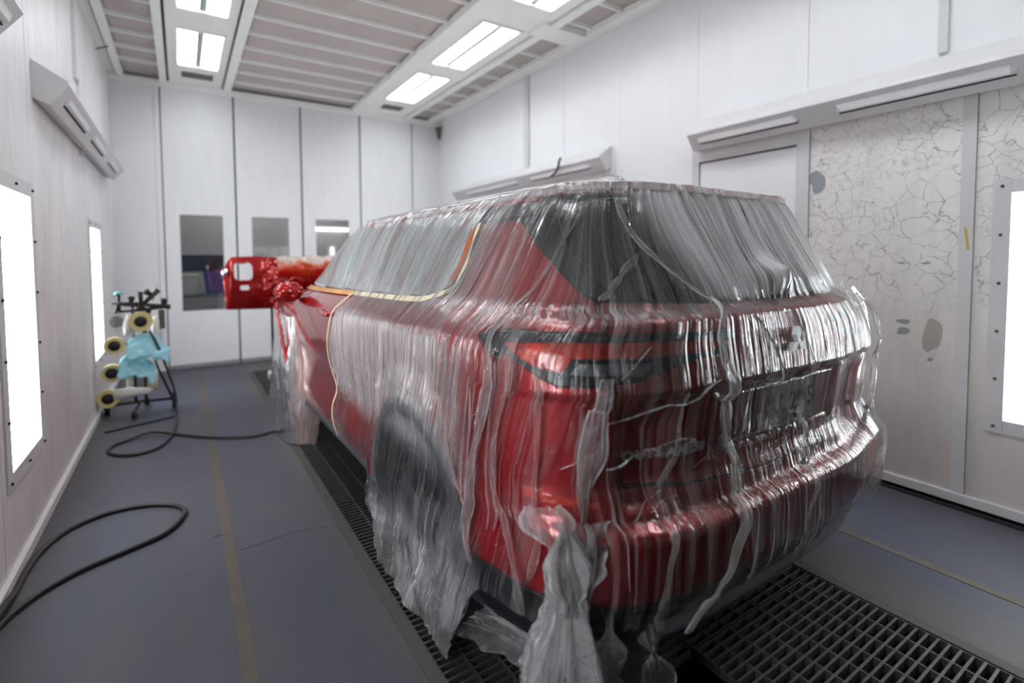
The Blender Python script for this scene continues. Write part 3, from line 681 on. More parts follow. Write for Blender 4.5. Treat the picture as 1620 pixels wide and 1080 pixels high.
panel('spoiler', [(-.97, 1.578), (-.97, 1.598), (.97, 1.598), (.97, 1.578)], M_black, off=.004, th=.01)
panel('roof_edge', [(-1.12, 1.598), (-1.12, 1.6195), (1.12, 1.6195), (1.12, 1.598)], M_red, off=.002, th=.01, gap=0)
both('roof_rail', [(-1.12, 1.585), (-1.12, 1.6195), (YS(2.7), 1.6195), (YS(2.7), 1.585)], M_red, off=.001, th=.01, gap=0)
both('pillar_trim', [(-1.10, 1.53), (-1.10, 1.585), (-1.52, 1.585), (-1.52, 1.53)], M_black, off=.0)
# side glazing
both('quarter_window', [(-1.52, 1.53), (-1.52, 1.60), (-1.80, 1.60), (-1.80, 1.22), (-1.66, 1.235), (-1.545, 1.27), (-1.51, 1.34)], M_glass)
both('rear_door_window', [(-1.81, 1.60), (YS(2.03), 1.60), (YS(2.03), 1.20), (-1.81, 1.22)], M_glass)
both('front_door_window', [(YS(2.07), 1.60), (YS(2.75), 1.60), (YS(3.1), 1.50), (YS(3.72), 1.20), (YS(3.72), 1.165), (YS(2.07), 1.20)], M_glass)
# roof, windscreen, bonnet
def roof_patch(off):
    us = np.linspace(-1, 1, 97); vs = np.concatenate([np.linspace(.289, .5, 28), np.linspace(.52, 2.76, 90)]); bm = bmesh.new()
    g = []
    for y in vs:
        w_ = float(roof_w(y)); row = []
        for u in us:
            uu = math.copysign(1-(1-abs(u))**1.6, u); x = uu*w_*1.0; row.append(bm.verts.new((x*(1+off*.6), y+(off if y > 1.5 else -off)*.5, float(roofz(x, y))+off)))
        g.append(row)
    for a, b in zip(g, g[1:]):
        for i in range(len(us)-1): bm.faces.new((a[i], a[i+1], b[i+1], b[i]))
    return bm
o = obj('roof', roof_patch(0), M_red, car, True, normals=False)
bm = bmesh.new(); g = []
for z in np.linspace(1.10, 1.615, 18):
    row = []
    w_ = float(_W(z)); yf = float(_YF(z))
    for u in np.linspace(-.98, .98, 31):
        row.append(bm.verts.new((u*w_*.97, 2.2+(yf-2.2)*(1-abs(u)**3)**(1/3)-.01, z)))
    g.append(row)
for a, b in zip(g, g[1:]):
    for i in range(30): bm.faces.new((a[i], a[i+1], b[i+1], b[i]))
o = obj('windscreen', bm, M_glass, car, True); o.modifiers.new('s', 'SOLIDIFY').thickness = .008
bm = bmesh.new(); g = []
for y in np.linspace(3.15, 4.5, 20):
    row = []
    for u in np.linspace(-1, 1, 25):
        w_ = float(Wf(np.array(y), np.array(1.07)))*.985; row.append(bm.verts.new((u*w_, y, 1.085+.045*(1-u*u)-.14*max(0, (y-3.8)/.7)**2)))
    g.append(row)
for a, b in zip(g, g[1:]):
    for i in range(24): bm.faces.new((a[i], a[i+1], b[i+1], b[i]))
o = obj('bonnet', bm, M_red, car, True); o.modifiers.new('s', 'SOLIDIFY').thickness = .012
bm = bmesh.new(); g = []
for z in np.linspace(.24, .95, 16):
    row = []
    for u in np.linspace(-1, 1, 31):
        w_ = float(Wf(np.array(4.48), np.array(z))); row.append(bm.verts.new((u*w_, 4.48+.16*(1-abs(u)**2.5)*math.sin(math.pi*min(1, (z-.1)/.8))**.5 if z < .9 else 4.48+.1*(1-abs(u)**2.5), z)))
    g.append(row)
for a, b in zip(g, g[1:]):
    for i in range(30): bm.faces.new((a[i], a[i+1], b[i+1], b[i]))
o = obj('front_bumper', bm, M_red, car, True); o.modifiers.new('s', 'SOLIDIFY').thickness = .012
bm = bmesh.new(); bx(bm, -.70, .70, .30, 4.35, .22, .34); bx(bm, -.5, .5, .45, .62, .22, .5); obj('underbody', bm, M_dark, car)
for yy in (1.03, 3.74):
    for sx in (-1, 1):
        bm = bmesh.new()
        lathe(bm, [(0, .42), (0, .02)], (sx*.70, yy, .40), 'x', 32)
        rr = lathe(bm, [(0, .425), (sx*.2, .425)], (sx*.69, yy, .37), 'x', 48)
        obj('wheel_arch_liner', bm, M_dark, car, True)
# tail lamps
lamp = [(-1.205, 1.160), (-1.036, 1.182), (-.886, 1.182), (-.60, 1.182), (-.30, 1.172), (-.268, 1.150), (-.365, 1.100), (-.50, 1.094), (-.60, 1.070), (-.67, 1.050), (-.736, 1.046), (-.886, 1.042), (-.946, 1.066), (-1.054, 1.118)]
for mir in (False, True):
    lp = panel('tail_lamp', lamp, M_black, off=.002, step=.008, th=.03, mirror=mir, par=car)
    red = [(-1.065, 1.146), (-.88, 1.160), (-.60, 1.160), (-.32, 1.148), (-.37, 1.118), (-.50, 1.114), (-.60, 1.114), (-.84, 1.116), (-.87, 1.078), (-.93, 1.082), (-1.02, 1.118)]
    panel('red_lens', red, M_lampred, off=.0045, step=.007, th=.008, mirror=mir, par=lp, label='glossy red lens')
    clr = [(-.86, 1.072), (-.825, 1.108), (-.60, 1.106), (-.655, 1.068)]
    panel('clear_lens', clr, M_lampclr, off=.0045, step=.006, th=.008, mirror=mir, par=lp, label='ribbed clear reversing lens')
# lower reflector block (bright red bumper corner ledge)
both('reflector', [(-.99, .70), (-.99, .735), (-.76, .715), (-.76, .69)], M_lampred, off=.003, th=.01, step=.008)
# number plate, badge and lettering
def rear_pt(x, z, off): 
    s_ = np.interp(abs(x), _px[:3000], _s[:3000])*(1 if x > 0 else -1); return surf(np.array(s_), np.array(z), off)
bm = bmesh.new(); PC = (.115, .880); bx(bm, PC[0]-.165, PC[0]+.165, .086, .094, PC[1]-.082, PC[1]+.082); plt = obj('number_plate', bm, M_plate, car, bevel=.003)
bm = bmesh.new()
for q in ((-.168, -.160, -.085, .085), (.160, .168, -.085, .085), (-.16, .16, -.085, -.077), (-.16, .16, .077, .085)): bx(bm, PC[0]+q[0], PC[0]+q[1], .080, .096, PC[1]+q[2], PC[1]+q[3])
obj('plate_frame', bm, M_black, plt)
def text_mesh(name, s_, size, mat, parent, fn, ext=.002, font_shear=0, space=1.0, bold=0.0, stretch=1.0):
    cu = bpy.data.curves.new(name, 'FONT'); cu.body = s_; cu.size = size; cu.extrude = ext; cu.shear = font_shear; cu.space_character = space; cu.offset = bold
    cu.align_x = 'CENTER'; cu.align_y = 'CENTER'; tmp = bpy.data.objects.new(name+'_t', cu); C.objects.link(tmp)
    dg = bpy.context.evaluated_depsgraph_get(); me = bpy.data.meshes.new_from_object(tmp.evaluated_get(dg))
    bpy.data.objects.remove(tmp); me.name = name
    for v in me.vertices: v.co = fn(v.co.x*stretch, v.co.y, v.co.z)
    me.materials.clear(); me.materials.append(mat); o = bpy.data.objects.new(name, me); C.objects.link(o); o.parent = parent; return o
text_mesh('plate_characters', '91L 8M2'[:3]+' '+'8M2'[:0]+'2N5', .095, M_ptxt, plt, lambda x, y, z: (PC[0]+x, .0852-z, PC[1]+y-.005), bold=.001, stretch=.95)
def onrear(cx, cz, off):
    def f_(x, y, z):
        p = rear_pt(cx+x, cz+y, off+z); return (float(p[0]), float(p[1]), float(p[2]))
    return f_
text_mesh('model_lettering', 'OUTLANDER', .036, M_letter, car, onrear(-.515, .826, .003), .003, 0, 1.15, .0016, 1.28)
# three diamond badge
bm = bmesh.new()
def diamond(cx, cz, ang, L=.052, Wd=.030):
    ca, sa = math.cos(ang), math.sin(ang)
    q = [(0, 0), (L/2, Wd/2*1.0), (L, 0), (L/2, -Wd/2)]
    pts = [(cx+a*ca-b*sa, cz+a*sa+b*ca) for a, b in q]
    t_ = [bm.verts.new((x, .018, z)) for x, z in pts]; b_ = [bm.verts.new((x, .036, z)) for x, z in pts]
    bm.faces.new(t_); 
    for i in range(4): bm.faces.new((t_[i], t_[(i+1) % 4], b_[(i+1) % 4], b_[i]))
for k in range(3): diamond(.03, 1.105, math.radians(90+120*k))
obj('badge', bm, M_letter, car)
# seams: handle, wiper, mirror
def handle(y, mat, nm='door_handle'):
    for sg in (-1, 1):
        bm = bmesh.new(); xx = float(Wf(np.array(y), np.array(1.07)))
        tube(bm, spline([(sg*xx, y-.11, 1.065), (sg*(xx+.035), y-.085, 1.067), (sg*(xx+.04), y, 1.07), (sg*(xx+.035), y+.085, 1.067), (sg*xx, y+.11, 1.065)], 5), .014, 10); obj(nm, bm, mat, car, True)
handle(2.25, M_redp)
bm = bmesh.new(); tube(bm, spline([(.11, .150, 1.30), (.25, .158, 1.303), (.45, .172, 1.30)], 5), .006); bx(bm, .08, .14, .13, .165, 1.285, 1.315); obj('rear_wiper', bm, M_black, car, True)
for sg in (-1, 1):
    bm = bmesh.new(); bmesh.ops.create_icosphere(bm, subdivisions=4, radius=1)
    for v in bm.verts:
        n_ = noise.noise(v.co*3.1)*.16+noise.noise(v.co*8)*.07
        v.co = Vector((sg*(1.0+.10*v.co.x*(1+n_)), 3.12+.075*v.co.y*(1+n_), 1.145+.075*v.co.z*(1+n_)))
    obj('wing_mirror', bm, M_redp, car)['label'] = 'red foil wrapped wing mirror'
# wheels
for yy in (1.03, 3.74):
    for sg in (-1, 1):
        wh = bpy.data.objects.new('wheel', None); C.objects.link(wh); wh.parent = car; wh.location = (sg*.80, yy, .368)
        o_ = sg*.115
        bm = bmesh.new(); prof = [(-.115, .25), (-.12, .30), (-.112, .345), (-.085, .366), (-.03, .369), (.03, .369), (.085, .366), (.112, .345), (.12, .30), (.113, .255), (.06, .245), (-.06, .245)]
        lathe(bm, prof, (0, 0, 0), 'x', 72, True)
        obj('tyre', bm, M_rub, wh, True)
        bm = bmesh.new(); lathe(bm, [(sg*.108, .252), (sg*.112, .245), (sg*.09, .232), (sg*.0, .222)], (0, 0, 0), 'x', 60)
        lathe(bm, [(sg*.095, .001), (sg*.095, .05), (sg*.05, .07)], (0, 0, 0), 'x', 30)
        for k in range(5):
            for dd in (-.13, .13):
                a = 2*math.pi*k/5+.3; a2 = a+dd
                p0 = Vector((sg*.088, .04*math.cos(a), .04*math.sin(a))); p1 = Vector((sg*.092, .24*math.cos(a2), .24*math.sin(a2)))
                d = (p1-p0).normalized(); n_ = Vector((0, -d.z, d.y))
                vs_ = [bm.verts.new(q) for q in (p0+n_*.017, p0-n_*.017, p1-n_*.024, p1+n_*.024)]; vb = [bm.verts.new(v.co-Vector((sg*.03, 0, 0))) for v in vs_]
                bm.faces.new(vs_); bm.faces.new(vb[::-1])
                for q in range(4): bm.faces.new((vs_[q], vs_[(q+1) % 4], vb[(q+1) % 4], vb[q]))
        obj('rim', bm, M_rim, wh, 40)
        bm = bmesh.new(); lathe(bm, [(sg*.02, .001), (sg*.02, .215)], (0, 0, 0), 'x', 40); obj('brake_disc', bm, M_dkmetal, wh)
# arch cladding
M_clad = simple('arch_cladding', sRGB(70, 76, 80), .5)
for yy in (1.03, 3.74):
    for sg in (-1, 1):
        bm = bmesh.new(); g = []
        for k in range(49):
            a = math.radians(-18+216*k/48)
            row = []
            for (rr, o_) in ((.405, -.02), (.405, .016), (.41, .022), (.45, .020), (.462, .012), (.463, -.01)):
                y = yy+rr*math.cos(a); z = max(.20, .37+rr*math.sin(a)); w_ = float(Wf(np.array(max(y, .62)), np.array(z)))
                if y < YB:
                    nyv = (YB-y)/(YB-float(_YR(z))); w_ = float(Wf(np.array(y), np.array(z)))*(1-min(.99, nyv)**4)**.25
                row.append(bm.verts.new((sg*(w_+o_), y, z)))
            g.append(row)
        for a, b in zip(g, g[1:]):
            for i in range(5): bm.faces.new((a[i], a[i+1], b[i+1], b[i]))
        obj('arch_cladding', bm, M_clad, car, 50)
for sg in (-1, 1):
    bm = bmesh.new(); g = []
    for y in np.linspace(1.50, 3.27, 30):
        w_ = float(Wf(np.array(y), np.array(.36))); g.append([bm.verts.new((sg*(w_+a), y, z)) for a, z in ((-.08, .27), (-.02, .285), (.004, .31), (.004, .345), (-.03, .35))])
    for a, b in zip(g, g[1:]):
        for i in range(4): bm.faces.new((a[i], a[i+1], b[i+1], b[i]))
    obj('side_sill', bm, M_red if False else M_clad, car, 50)
# ---------------------------------------------------------------- window masking (grey film under the clear sheet)
def vnoise(x, y, seed=0):
    xi = np.floor(x).astype(int); yi = np.floor(y).astype(int); xf = x-xi; yf = y-yi
    def h(a, b):
        n = (a*374761393+b*668265263+seed*1442695041) & 0x7fffffff; n = (n ^ (n >> 13))*1274126177 & 0x7fffffff
        return ((n ^ (n >> 16)) & 0xffff)/65535.
    u = xf*xf*(3-2*xf); v = yf*yf*(3-2*yf)
    return (h(xi, yi)*(1-u)+h(xi+1, yi)*u)*(1-v)+(h(xi, yi+1)*(1-u)+h(xi+1, yi+1)*u)*v
PULS = []
r_ = random.Random(5)
for k in range(260):
    PULS.append((r_.uniform(-4.3, 1.7), r_.uniform(.006, .016), r_.uniform(.003, .011), r_.uniform(.3, 1.7), r_.uniform(.2, .7), r_.uniform(0, 6.28), r_.uniform(2, 7)))
def flow(s, z):
    a = -s
    D = .42*sstep(.75, .95, a)*(1-sstep(1.3, 2.4, a))+.10*sstep(1.3, 2.4, a)
    u = s-D*(np.where(z > 1.1, z-1.1, (z-1.1)*.55))
    u = u+.45*np.clip(z-1.2, 0, 1)*np.exp(-((s+.45)/.3)**2)
    u = u+.15*np.clip(z-1.2, 0, 1)*sstep(-.2, .6, s)
    return u
def folds(u, z):
    h = np.zeros(u.shape)
    for c, w_, a, zc, zl, ph, fq in PULS:
        d = (u-c-.006*np.sin(z*fq+ph))/w_; m = np.abs(d) < 4
        if m.any(): h[m] += a*np.exp(-d[m]**2)*np.exp(-((z[m]-zc)/zl)**2)
    return h
def film_grid(name, s_arr, z_arr, pos, dens, mat, parent, mask=None, label=None):
    Sx, Zx = np.meshgrid(s_arr, z_arr, indexing='ij')
    P = pos(Sx, Zx); D = dens(Sx, Zx); U = flow(Sx, Zx)
    K = np.ones(Sx.shape, bool) if mask is None else mask(Sx, Zx)
    return grid_obj(name, P, D, U, Zx, mat, parent, K, label)
def grid_obj(name, P, D, U, V, mat, parent, K=None, label=None):
    I, J = D.shape
    if K is None: K = np.ones((I, J), bool)
    idm = np.arange(I*J).reshape(I, J)
    q = K[:-1, :-1] & K[1:, :-1] & K[1:, 1:] & K[:-1, 1:]
    F_ = np.stack([idm[:-1, :-1][q], idm[1:, :-1][q], idm[1:, 1:][q], idm[:-1, 1:][q]], -1)
    used = np.unique(F_); rem = -np.ones(I*J, int); rem[used] = np.arange(len(used)); F_ = rem[F_]
    me = bpy.data.meshes.new(name); me.from_pydata(P.reshape(-1, 3)[used].tolist(), [], F_.tolist()); me.update()
    me.materials.append(mat)
    at = me.attributes.new('dens', 'FLOAT', 'POINT'); at.data.foreach_set('value', D.reshape(-1)[used].astype(np.float32))
    uvl = me.uv_layers.new(name='fold'); li = np.zeros(len(me.loops), np.int32); me.loops.foreach_get('vertex_index', li)
    UV = np.stack([U.reshape(-1)[used], V.reshape(-1)[used]], -1)[li]; uvl.data.foreach_set('uv', UV.reshape(-1).astype(np.float32))
    me.polygons.foreach_set('use_smooth', np.ones(len(me.polygons), bool))
    o = bpy.data.objects.new(name, me); C.objects.link(o); o.parent = parent
    if label: o['label'] = label
    return o
def mask_mat():
    m, nt, o = nodes('grey_masking_film'); uv = N_(nt, 'ShaderNodeUVMap', uv_map='fold').outputs[0]
    n1 = noise_(nt, mapv(nt, uv, (50, 2, 1)), 1, 3, .5, .3); p = noise_(nt, mapv(nt, uv, (5, 1.2, 1)), 1, 3)
    ov = ramp(nt, noise_(nt, mapv(nt, uv, (6.5, .8, 1), (3.3, 0, 0)), 1, 2), [(.50, 0.), (.62, 1.)])
    c = mixc(nt, p, sRGB(214, 218, 218), sRGB(190, 195, 196))
    c = mixc(nt, math_(nt, 'MULTIPLY', ov, .65), c, sRGB(150, 84, 62))
    b = N_(nt, 'ShaderNodeBsdfPrincipled', {'Base Color': c, 'Roughness': .4})
    bn = N_(nt, 'ShaderNodeBump', {'Strength': .5, 'Distance': .005, 'Height': n1}); nt.links.new(bn.outputs[0], b.inputs['Normal']); nt.links.new(b.outputs[0], o.inputs[0]); return m
M_mask = mask_mat()
wm = like_car(thing('masking_film', 'grey overspray-stained masking film covering the left side windows', 'masking film', (CARX, CARY, 0)))
def mpos(s, z): return surf(s, z, .006+.25*folds(flow(s, z), z))
mpoly = [(-1.53, 1.535), (-1.53, 1.588), (YS(2.75), 1.588), (YS(3.2), 1.48), (YS(3.55), 1.34), (YS(3.92), 1.20), (YS(3.92), 1.185), (YS(2.9), 1.185), (YS(2.0), 1.205), (-1.80, 1.222), (-1.665, 1.242), (-1.56, 1.282), (-1.525, 1.345)]
Sx, Zx = np.meshgrid(np.arange(-5.1, -1.5, .010), np.arange(1.16, 1.62, .010), indexing='ij')
grid_obj('sheet', mpos(Sx, Zx), np.zeros(Sx.shape), flow(Sx, Zx), Zx, M_mask, wm, poly_sdf(mpoly, Sx, Zx) > 0)
bm = bmesh.new(); g = []
for z in np.linspace(1.13, 1.618, 18):
    w_ = float(_W(z)); yf = float(_YF(z)); g.append([bm.verts.new((u*w_*.98, 2.2+(yf-2.2)*(1-abs(u)**3)**(1/3)+.006, z+.003)) for u in np.linspace(-.985, .985, 41)])
for a, b in zip(g, g[1:]):
    for i in range(40): bm.faces.new((a[i], a[i+1], b[i+1], b[i]))
uvl = bm.loops.layers.uv.new('fold')
for f_ in bm.faces:
    for l in f_.loops: l[uvl].uv = (l.vert.co.x, l.vert.co.z)
tag(like_car(obj('masking_film', bm, M_mask, None, True)), 'grey masking film covering the windscreen', 'masking film')
# rear glass haze sheet: the grey film layer taped over the right part of the back window
# tape lines
def strip(name, path, w_, mat, off, parent, uvs=False, n=8, label=None):
    q = spline([(a, b, 0) for a, b in path], n); bm = bmesh.new(); g = []
    for i, p in enumerate(q):
        d = (q[min(i+1, len(q)-1)]-q[max(i-1, 0)]).normalized(); nn = Vector((-d.y, d.x, 0))
        g.append([bm.verts.new([float(v) for v in surf(np.array(p.x+nn.x*w_*k), np.array(min(1.62, p.y+nn.y*w_*k)), off)]) for k in (-.5, -.17, .17, .5)])
    for a, b in zip(g, g[1:]):
        for i in range(3): bm.faces.new((a[i], a[i+1], b[i+1], b[i]))
    o = obj(name, bm, mat, parent, True); sm = o.modifiers.new('s', 'SOLIDIFY'); sm.thickness = .0015
    return o
M_tapeO = simple('overspray_tape', sRGB(216, 150, 96), .5, var=.6, vs=9)
def tapes(nm, path, w_, mat, off, lbl): tag(like_car(strip(nm, path, w_, mat, off, None)), lbl, 'tape')
tapes('masking_tape', [(-1.512, 1.52), (-1.508, 1.42), (-1.512, 1.34), (-1.545, 1.272), (-1.665, 1.235), (-1.80, 1.214), (-2.2, 1.20), (YS(2.0), 1.19)], .022, M_tape, .011, 'cream masking tape edging the side windows down behind the quarter window')
tapes('masking_tape', [(-1.545, 1.50), (-1.535, 1.43), (-1.54, 1.36), (-1.57, 1.30)], .040, simple('rust_overspray', sRGB(190, 92, 40), .5, var=.5, vs=12), .012, 'orange oversprayed tape beside the quarter window pillar')
tapes('masking_tape', [(YS(2.0), 1.188), (YS(2.5), 1.178), (YS(3.0), 1.168), (YS(3.4), 1.158)], .026, M_tapeO, .012, 'orange tinted tape along the front window sill')
EDG = [(YS(1.98), 1.19), (YS(2.06), 1.12), (YS(2.12), 1.05), (YS(2.20), .95), (YS(2.25), .85), (YS(2.24), .72), (YS(2.18), .62), (YS(2.24), .52), (YS(2.23), .44), (YS(2.16), .35)]
tapes('masking_tape', EDG, .018, M_tape, .022, 'cream tape holding the front edge of the clear sheet across the door')
# ---------------------------------------------------------------- the clear plastic sheet
sheet = like_car(thing('plastic_sheet', 'large crinkled clear plastic sheet draped over the rear half of the car', 'plastic sheet', (CARX, CARY, 0)))
_ed = herm([z for s, z in EDG[::-1]], [s for s, z in EDG[::-1]])
def film_off(s, z):
    u = flow(s, z)
    h = .008+folds(u, z)*(1-.86*sstep(1.25, 1.2, z)*(1-.25*sstep(.2, .6, s))*sstep(-1.35, -1.0, s))*(1-.5*sstep(-1.2, -1.5, s)*sstep(1.3, 1.1, z))
    # bridging of the licence recess and bumper step
    rear = 1-sstep(.66, .9, np.abs(s))
    h = h+.055*np.exp(-(np.abs(s-.11)/.09)**1.3)*np.exp(-((z-1.315)/.05)**2)
    # recess depth filled
    h = h+.035*sstep(.44, .34, np.abs(s))*sstep(.765, .80, z)*sstep(1.02, .99, z)
    # loose bag at the right rear corner
    c = sstep(.60, .95, s)*(1-sstep(1.7, 2.3, s))
    h = h+c*(.02+.085*sstep(1.24, .95, z)*(.75+.5*vnoise(s*6, z*9, 3))+.03*(vnoise(s*14, z*14, 4)-.5)*.5)
    # crinkles low on the left
    lo = sstep(-.45, -.75, s)*sstep(1.05, .8, z)*(1-sstep(-2.2, -2.6, s)*0)
    h = h+lo*.008*np.abs(vnoise(s*30, z*18, 1)-.5)+lo*.007*np.abs(vnoise(s*60+z*20, z*40, 2)-.5)
    h = h+.004*np.abs(vnoise(u*80, z*5, 8)-.5)*sstep(1.7, .2, z)
    # hanging free below the body, over the wheel
    a = -s
    wheel = sstep(1.15, 1.32, a)*(1-sstep(2.12, 2.22, a))
    fl = sstep(.45, .02, z)
    h = h+wheel*(.03*sstep(.62, .35, z)+.0*fl)
    h = h+.012*np.exp(-((np.hypot(YB+a-S1-1.03, z-.37)-.435)/.055)**2)*sstep(1.1, 1.3, a)
    h = h+wheel*sstep(.5, .25, z)*.05*(vnoise(s*9, z*7, 12)-.5)+wheel*sstep(.55, .2, z)*.03*np.abs(vnoise(s*26, z*24, 13)-.5)
    return h
def zmin(s):
    a = -s
    w1 = sstep(2.22, 2.12, a)*sstep(1.18, 1.36, a)
    base = .335-.05*sstep(.2, -.2, a)+.02*(vnoise(s*5, s*0+1, 21)-.5)
    return base*(1-w1)+.012*w1-.16*np.exp(-((a-.55)/.10)**2)*.8
Zmap = np.linspace(0, 1, 132)
SA = np.concatenate([np.arange(-3.0, 1.30, .0065), np.arange(1.30, 2.35, .02)])
Sx, Vx = np.meshgrid(SA, Zmap, indexing='ij')
zm = zmin(SA)[:, None]*np.ones_like(Vx); Zx = zm+(1.618-zm)*Vx
P_ = surf(Sx, np.clip(Zx, .30, 1.618), np.zeros(Sx.shape)+.0)
# below z=.30 the sheet hangs straight from there
NRM = surf(Sx, np.clip(Zx, .36, 1.60), np.zeros(Sx.shape)+.01)-surf(Sx, np.clip(Zx, .36, 1.60), np.zeros(Sx.shape)); NRM = NRM/np.linalg.norm(NRM, axis=-1, keepdims=True)
low = Zx < .36
NRM[..., 2] = np.where(low, 0, NRM[..., 2])
ZR = np.clip(Zx, .36, 1.618); P_ = surf(Sx, ZR, 0.0); P_[..., 2] = Zx
OFF = film_off(Sx, Zx); P_ = P_+NRM*OFF[..., None]
# tuck below the bumper on the rear/right
tuck = (1-sstep(.85, 1.05, -Sx))*sstep(.40, .26, Zx); P_[..., 1] += tuck*.05
P_[..., 2] = np.maximum(P_[..., 2], .006+.01*vnoise(Sx*20, Zx*3, 5))
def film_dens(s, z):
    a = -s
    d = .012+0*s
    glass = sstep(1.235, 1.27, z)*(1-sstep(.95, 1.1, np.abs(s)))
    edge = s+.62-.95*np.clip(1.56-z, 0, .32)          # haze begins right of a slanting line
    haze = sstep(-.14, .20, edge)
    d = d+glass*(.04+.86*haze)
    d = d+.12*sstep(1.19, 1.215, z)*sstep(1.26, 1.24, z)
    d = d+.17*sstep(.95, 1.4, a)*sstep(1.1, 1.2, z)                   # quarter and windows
    d = d+.50*sstep(1.15, 1.5, a)*sstep(1.14, 1.08, z)*sstep(.55, .7, z)  # pale wall-light reflection on the doors, put into the opacity
    d = d+.36*sstep(.18, .6, s)*sstep(1.21, 1.19, z)*sstep(.5, .9, z)  # right rear and corner whiteness of the wall light, painted as film opacity
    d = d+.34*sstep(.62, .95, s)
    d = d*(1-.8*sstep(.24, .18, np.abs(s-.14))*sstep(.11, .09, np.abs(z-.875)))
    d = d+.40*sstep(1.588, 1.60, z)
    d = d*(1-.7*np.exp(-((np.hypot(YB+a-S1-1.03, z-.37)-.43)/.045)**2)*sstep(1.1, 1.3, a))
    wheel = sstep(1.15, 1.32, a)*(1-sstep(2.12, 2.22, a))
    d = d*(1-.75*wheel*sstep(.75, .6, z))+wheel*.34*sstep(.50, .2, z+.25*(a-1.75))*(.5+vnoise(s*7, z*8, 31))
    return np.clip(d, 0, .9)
K = Sx > _ed(np.clip(Zx, .35, 1.19))-.005
K = np.where(Zx > 1.19, Sx > -3.0, K)
K = K & ~((Sx > 1.2) & (Zx < .5) & (Sx > 1.9))
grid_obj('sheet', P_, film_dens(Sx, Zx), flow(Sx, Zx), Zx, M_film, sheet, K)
# front window and roof portions of the same sheet
Sx, Zx = np.meshgrid(np.arange(-5.05, -2.99, .02), np.arange(1.20, 1.62, .016), indexing='ij')
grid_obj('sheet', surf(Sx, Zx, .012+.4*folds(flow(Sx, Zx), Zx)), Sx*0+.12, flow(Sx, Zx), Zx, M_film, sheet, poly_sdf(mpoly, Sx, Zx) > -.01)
us = np.linspace(-1, 1, 121); ysr = np.concatenate([np.linspace(.287, .5, 30), np.linspace(.51, 2.77, 120)])
Pm = np.zeros((len(us), len(ysr), 3)); Um = np.zeros(Pm.shape[:2]); 
for j, y in enumerate(ysr):
    w_ = float(roof_w(y)); uu = np.sign(us)*(1-(1-np.abs(us))**1.6); x = uu*w_
    edge_ = np.maximum(sstep(.985, 1., np.abs(us)), float(y < .292)); hh = (.013+.35*folds(x*1.0, np.full(x.shape, 1.5))*(1-sstep(.3, 1.2, np.full(x.shape, y))))*(1-edge_)-.008*edge_
    Pm[:, j, 0] = x*1.022; Pm[:, j, 1] = y-.022*(y < .6)*(1-(y-.287)); Pm[:, j, 2] = roofz(x, np.full(x.shape, y))+hh; Um[:, j] = x
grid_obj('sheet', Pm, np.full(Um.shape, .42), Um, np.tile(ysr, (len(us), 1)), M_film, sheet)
# gathered ribs: strands of bunched film lying on the sheet
def rib(path, w0, lift=.02, seedv=0, dens=.25, world=False, n=16, flat=.5, nm='gathered_fold', par=None, zclip=True):
    """path: (s,z,offset) in sheet coordinates or xyz if world"""
    q = spline(path, n); L = len(q); k = 21; P = np.zeros((L, k, 3)); rr = random.Random(seedv); ph = rr.uniform(0, 9)
    U = np.zeros((L, k)); V = np.zeros((L, k)); 
    for i, p in enumerate(q):
        t = i/(L-1); w_ = w0(t) if callable(w0) else w0*(.35+.65*math.sin(math.pi*min(1, t*1.02))**.5)
        w_ *= max(.3, 1.0+1.5*noise.noise(Vector((t*5, ph, 0))))
        for j in range(k):
            v = j/(k-1)*2-1; pl = .5*math.sin(v*7+ph+t*3)+.5*math.sin(v*13+ph*2+t*9)
            wob = noise.noise(Vector((t*L/16*2.2, v*2, ph)))
            h = lift*.5*(1-v*v)+lift*.35*pl+wob*lift*.6
            if world:
                d = (q[min(i+1, L-1)]-q[max(i-1, 0)]).normalized(); sd = Vector((d.y, -d.x, 0)); sd = sd.normalized() if sd.length > .05 else Vector((1, 0, 0))
                sd = Vector((.84, -.54, 0)) if True else sd
                o_ = p+sd*v*w_+Vector((-.54, -.84, 0))*h; P[i, j] = (o_.x, o_.y, max(.004, o_.z+.4*wob*lift))
            else:
                s_ = p.x+v*w_; z_ = min(1.615, p.y); b_ = surf(np.array(s_), np.array(max(.36, z_)), p.z+h); b_ = np.array(b_); 
                if z_ < .36: b_[2] = z_
                P[i, j] = b_
            U[i, j] = v*w_*5.+ph; V[i, j] = t*L*.02
    return grid_obj(nm, P, np.tile(dens*(.28+.72*np.abs(np.linspace(-1, 1, k))**4)+.0, (L, 1)), U, V, M_filmw, par or sheet)
rib([(-.73, 1.57, .014), (-.66, 1.45, .016), (-.54, 1.344, .022), (-.40, 1.235, .045), (-.395, 1.18, .03), (-.38, 1.08, .03), (-.33, .95, .045), (-.30, .80, .05), (-.31, .66, .03), (-.38, .52, .02), (-.44, .42, .02), (-.50, .30, .0)], lambda t: .007+.016*sstep(.3, .6, t), .012, 1, .7)
rib([(-.838, 1.55, .014), (-.93, 1.42, .014), (-1.0, 1.308, .016), (-1.084, 1.19, .03), (-1.10, 1.05, .026), (-1.13, .90, .03), (-1.20, .70, .03), (-1.24, .55, .03), (-1.2, .45, .04)], lambda t: .006+.013*sstep(.4, .7, t), .010, 2, .65)
rib([(-.64, 1.40, .012), (-.72, 1.33, .014), (-.785, 1.26, .014)], .014, .008, 3, .5)
rib([(-.76, 1.07, .03), (-.775, .99, .035), (-.78, .86, .03), (-.80, .74, .02), (-.83, .60, .03), (-.845, .48, .03), (-.85, .36, .04), (-.84, .24, .06)], lambda t: .019+.006*math.sin(t*9), .014, 4, .6)
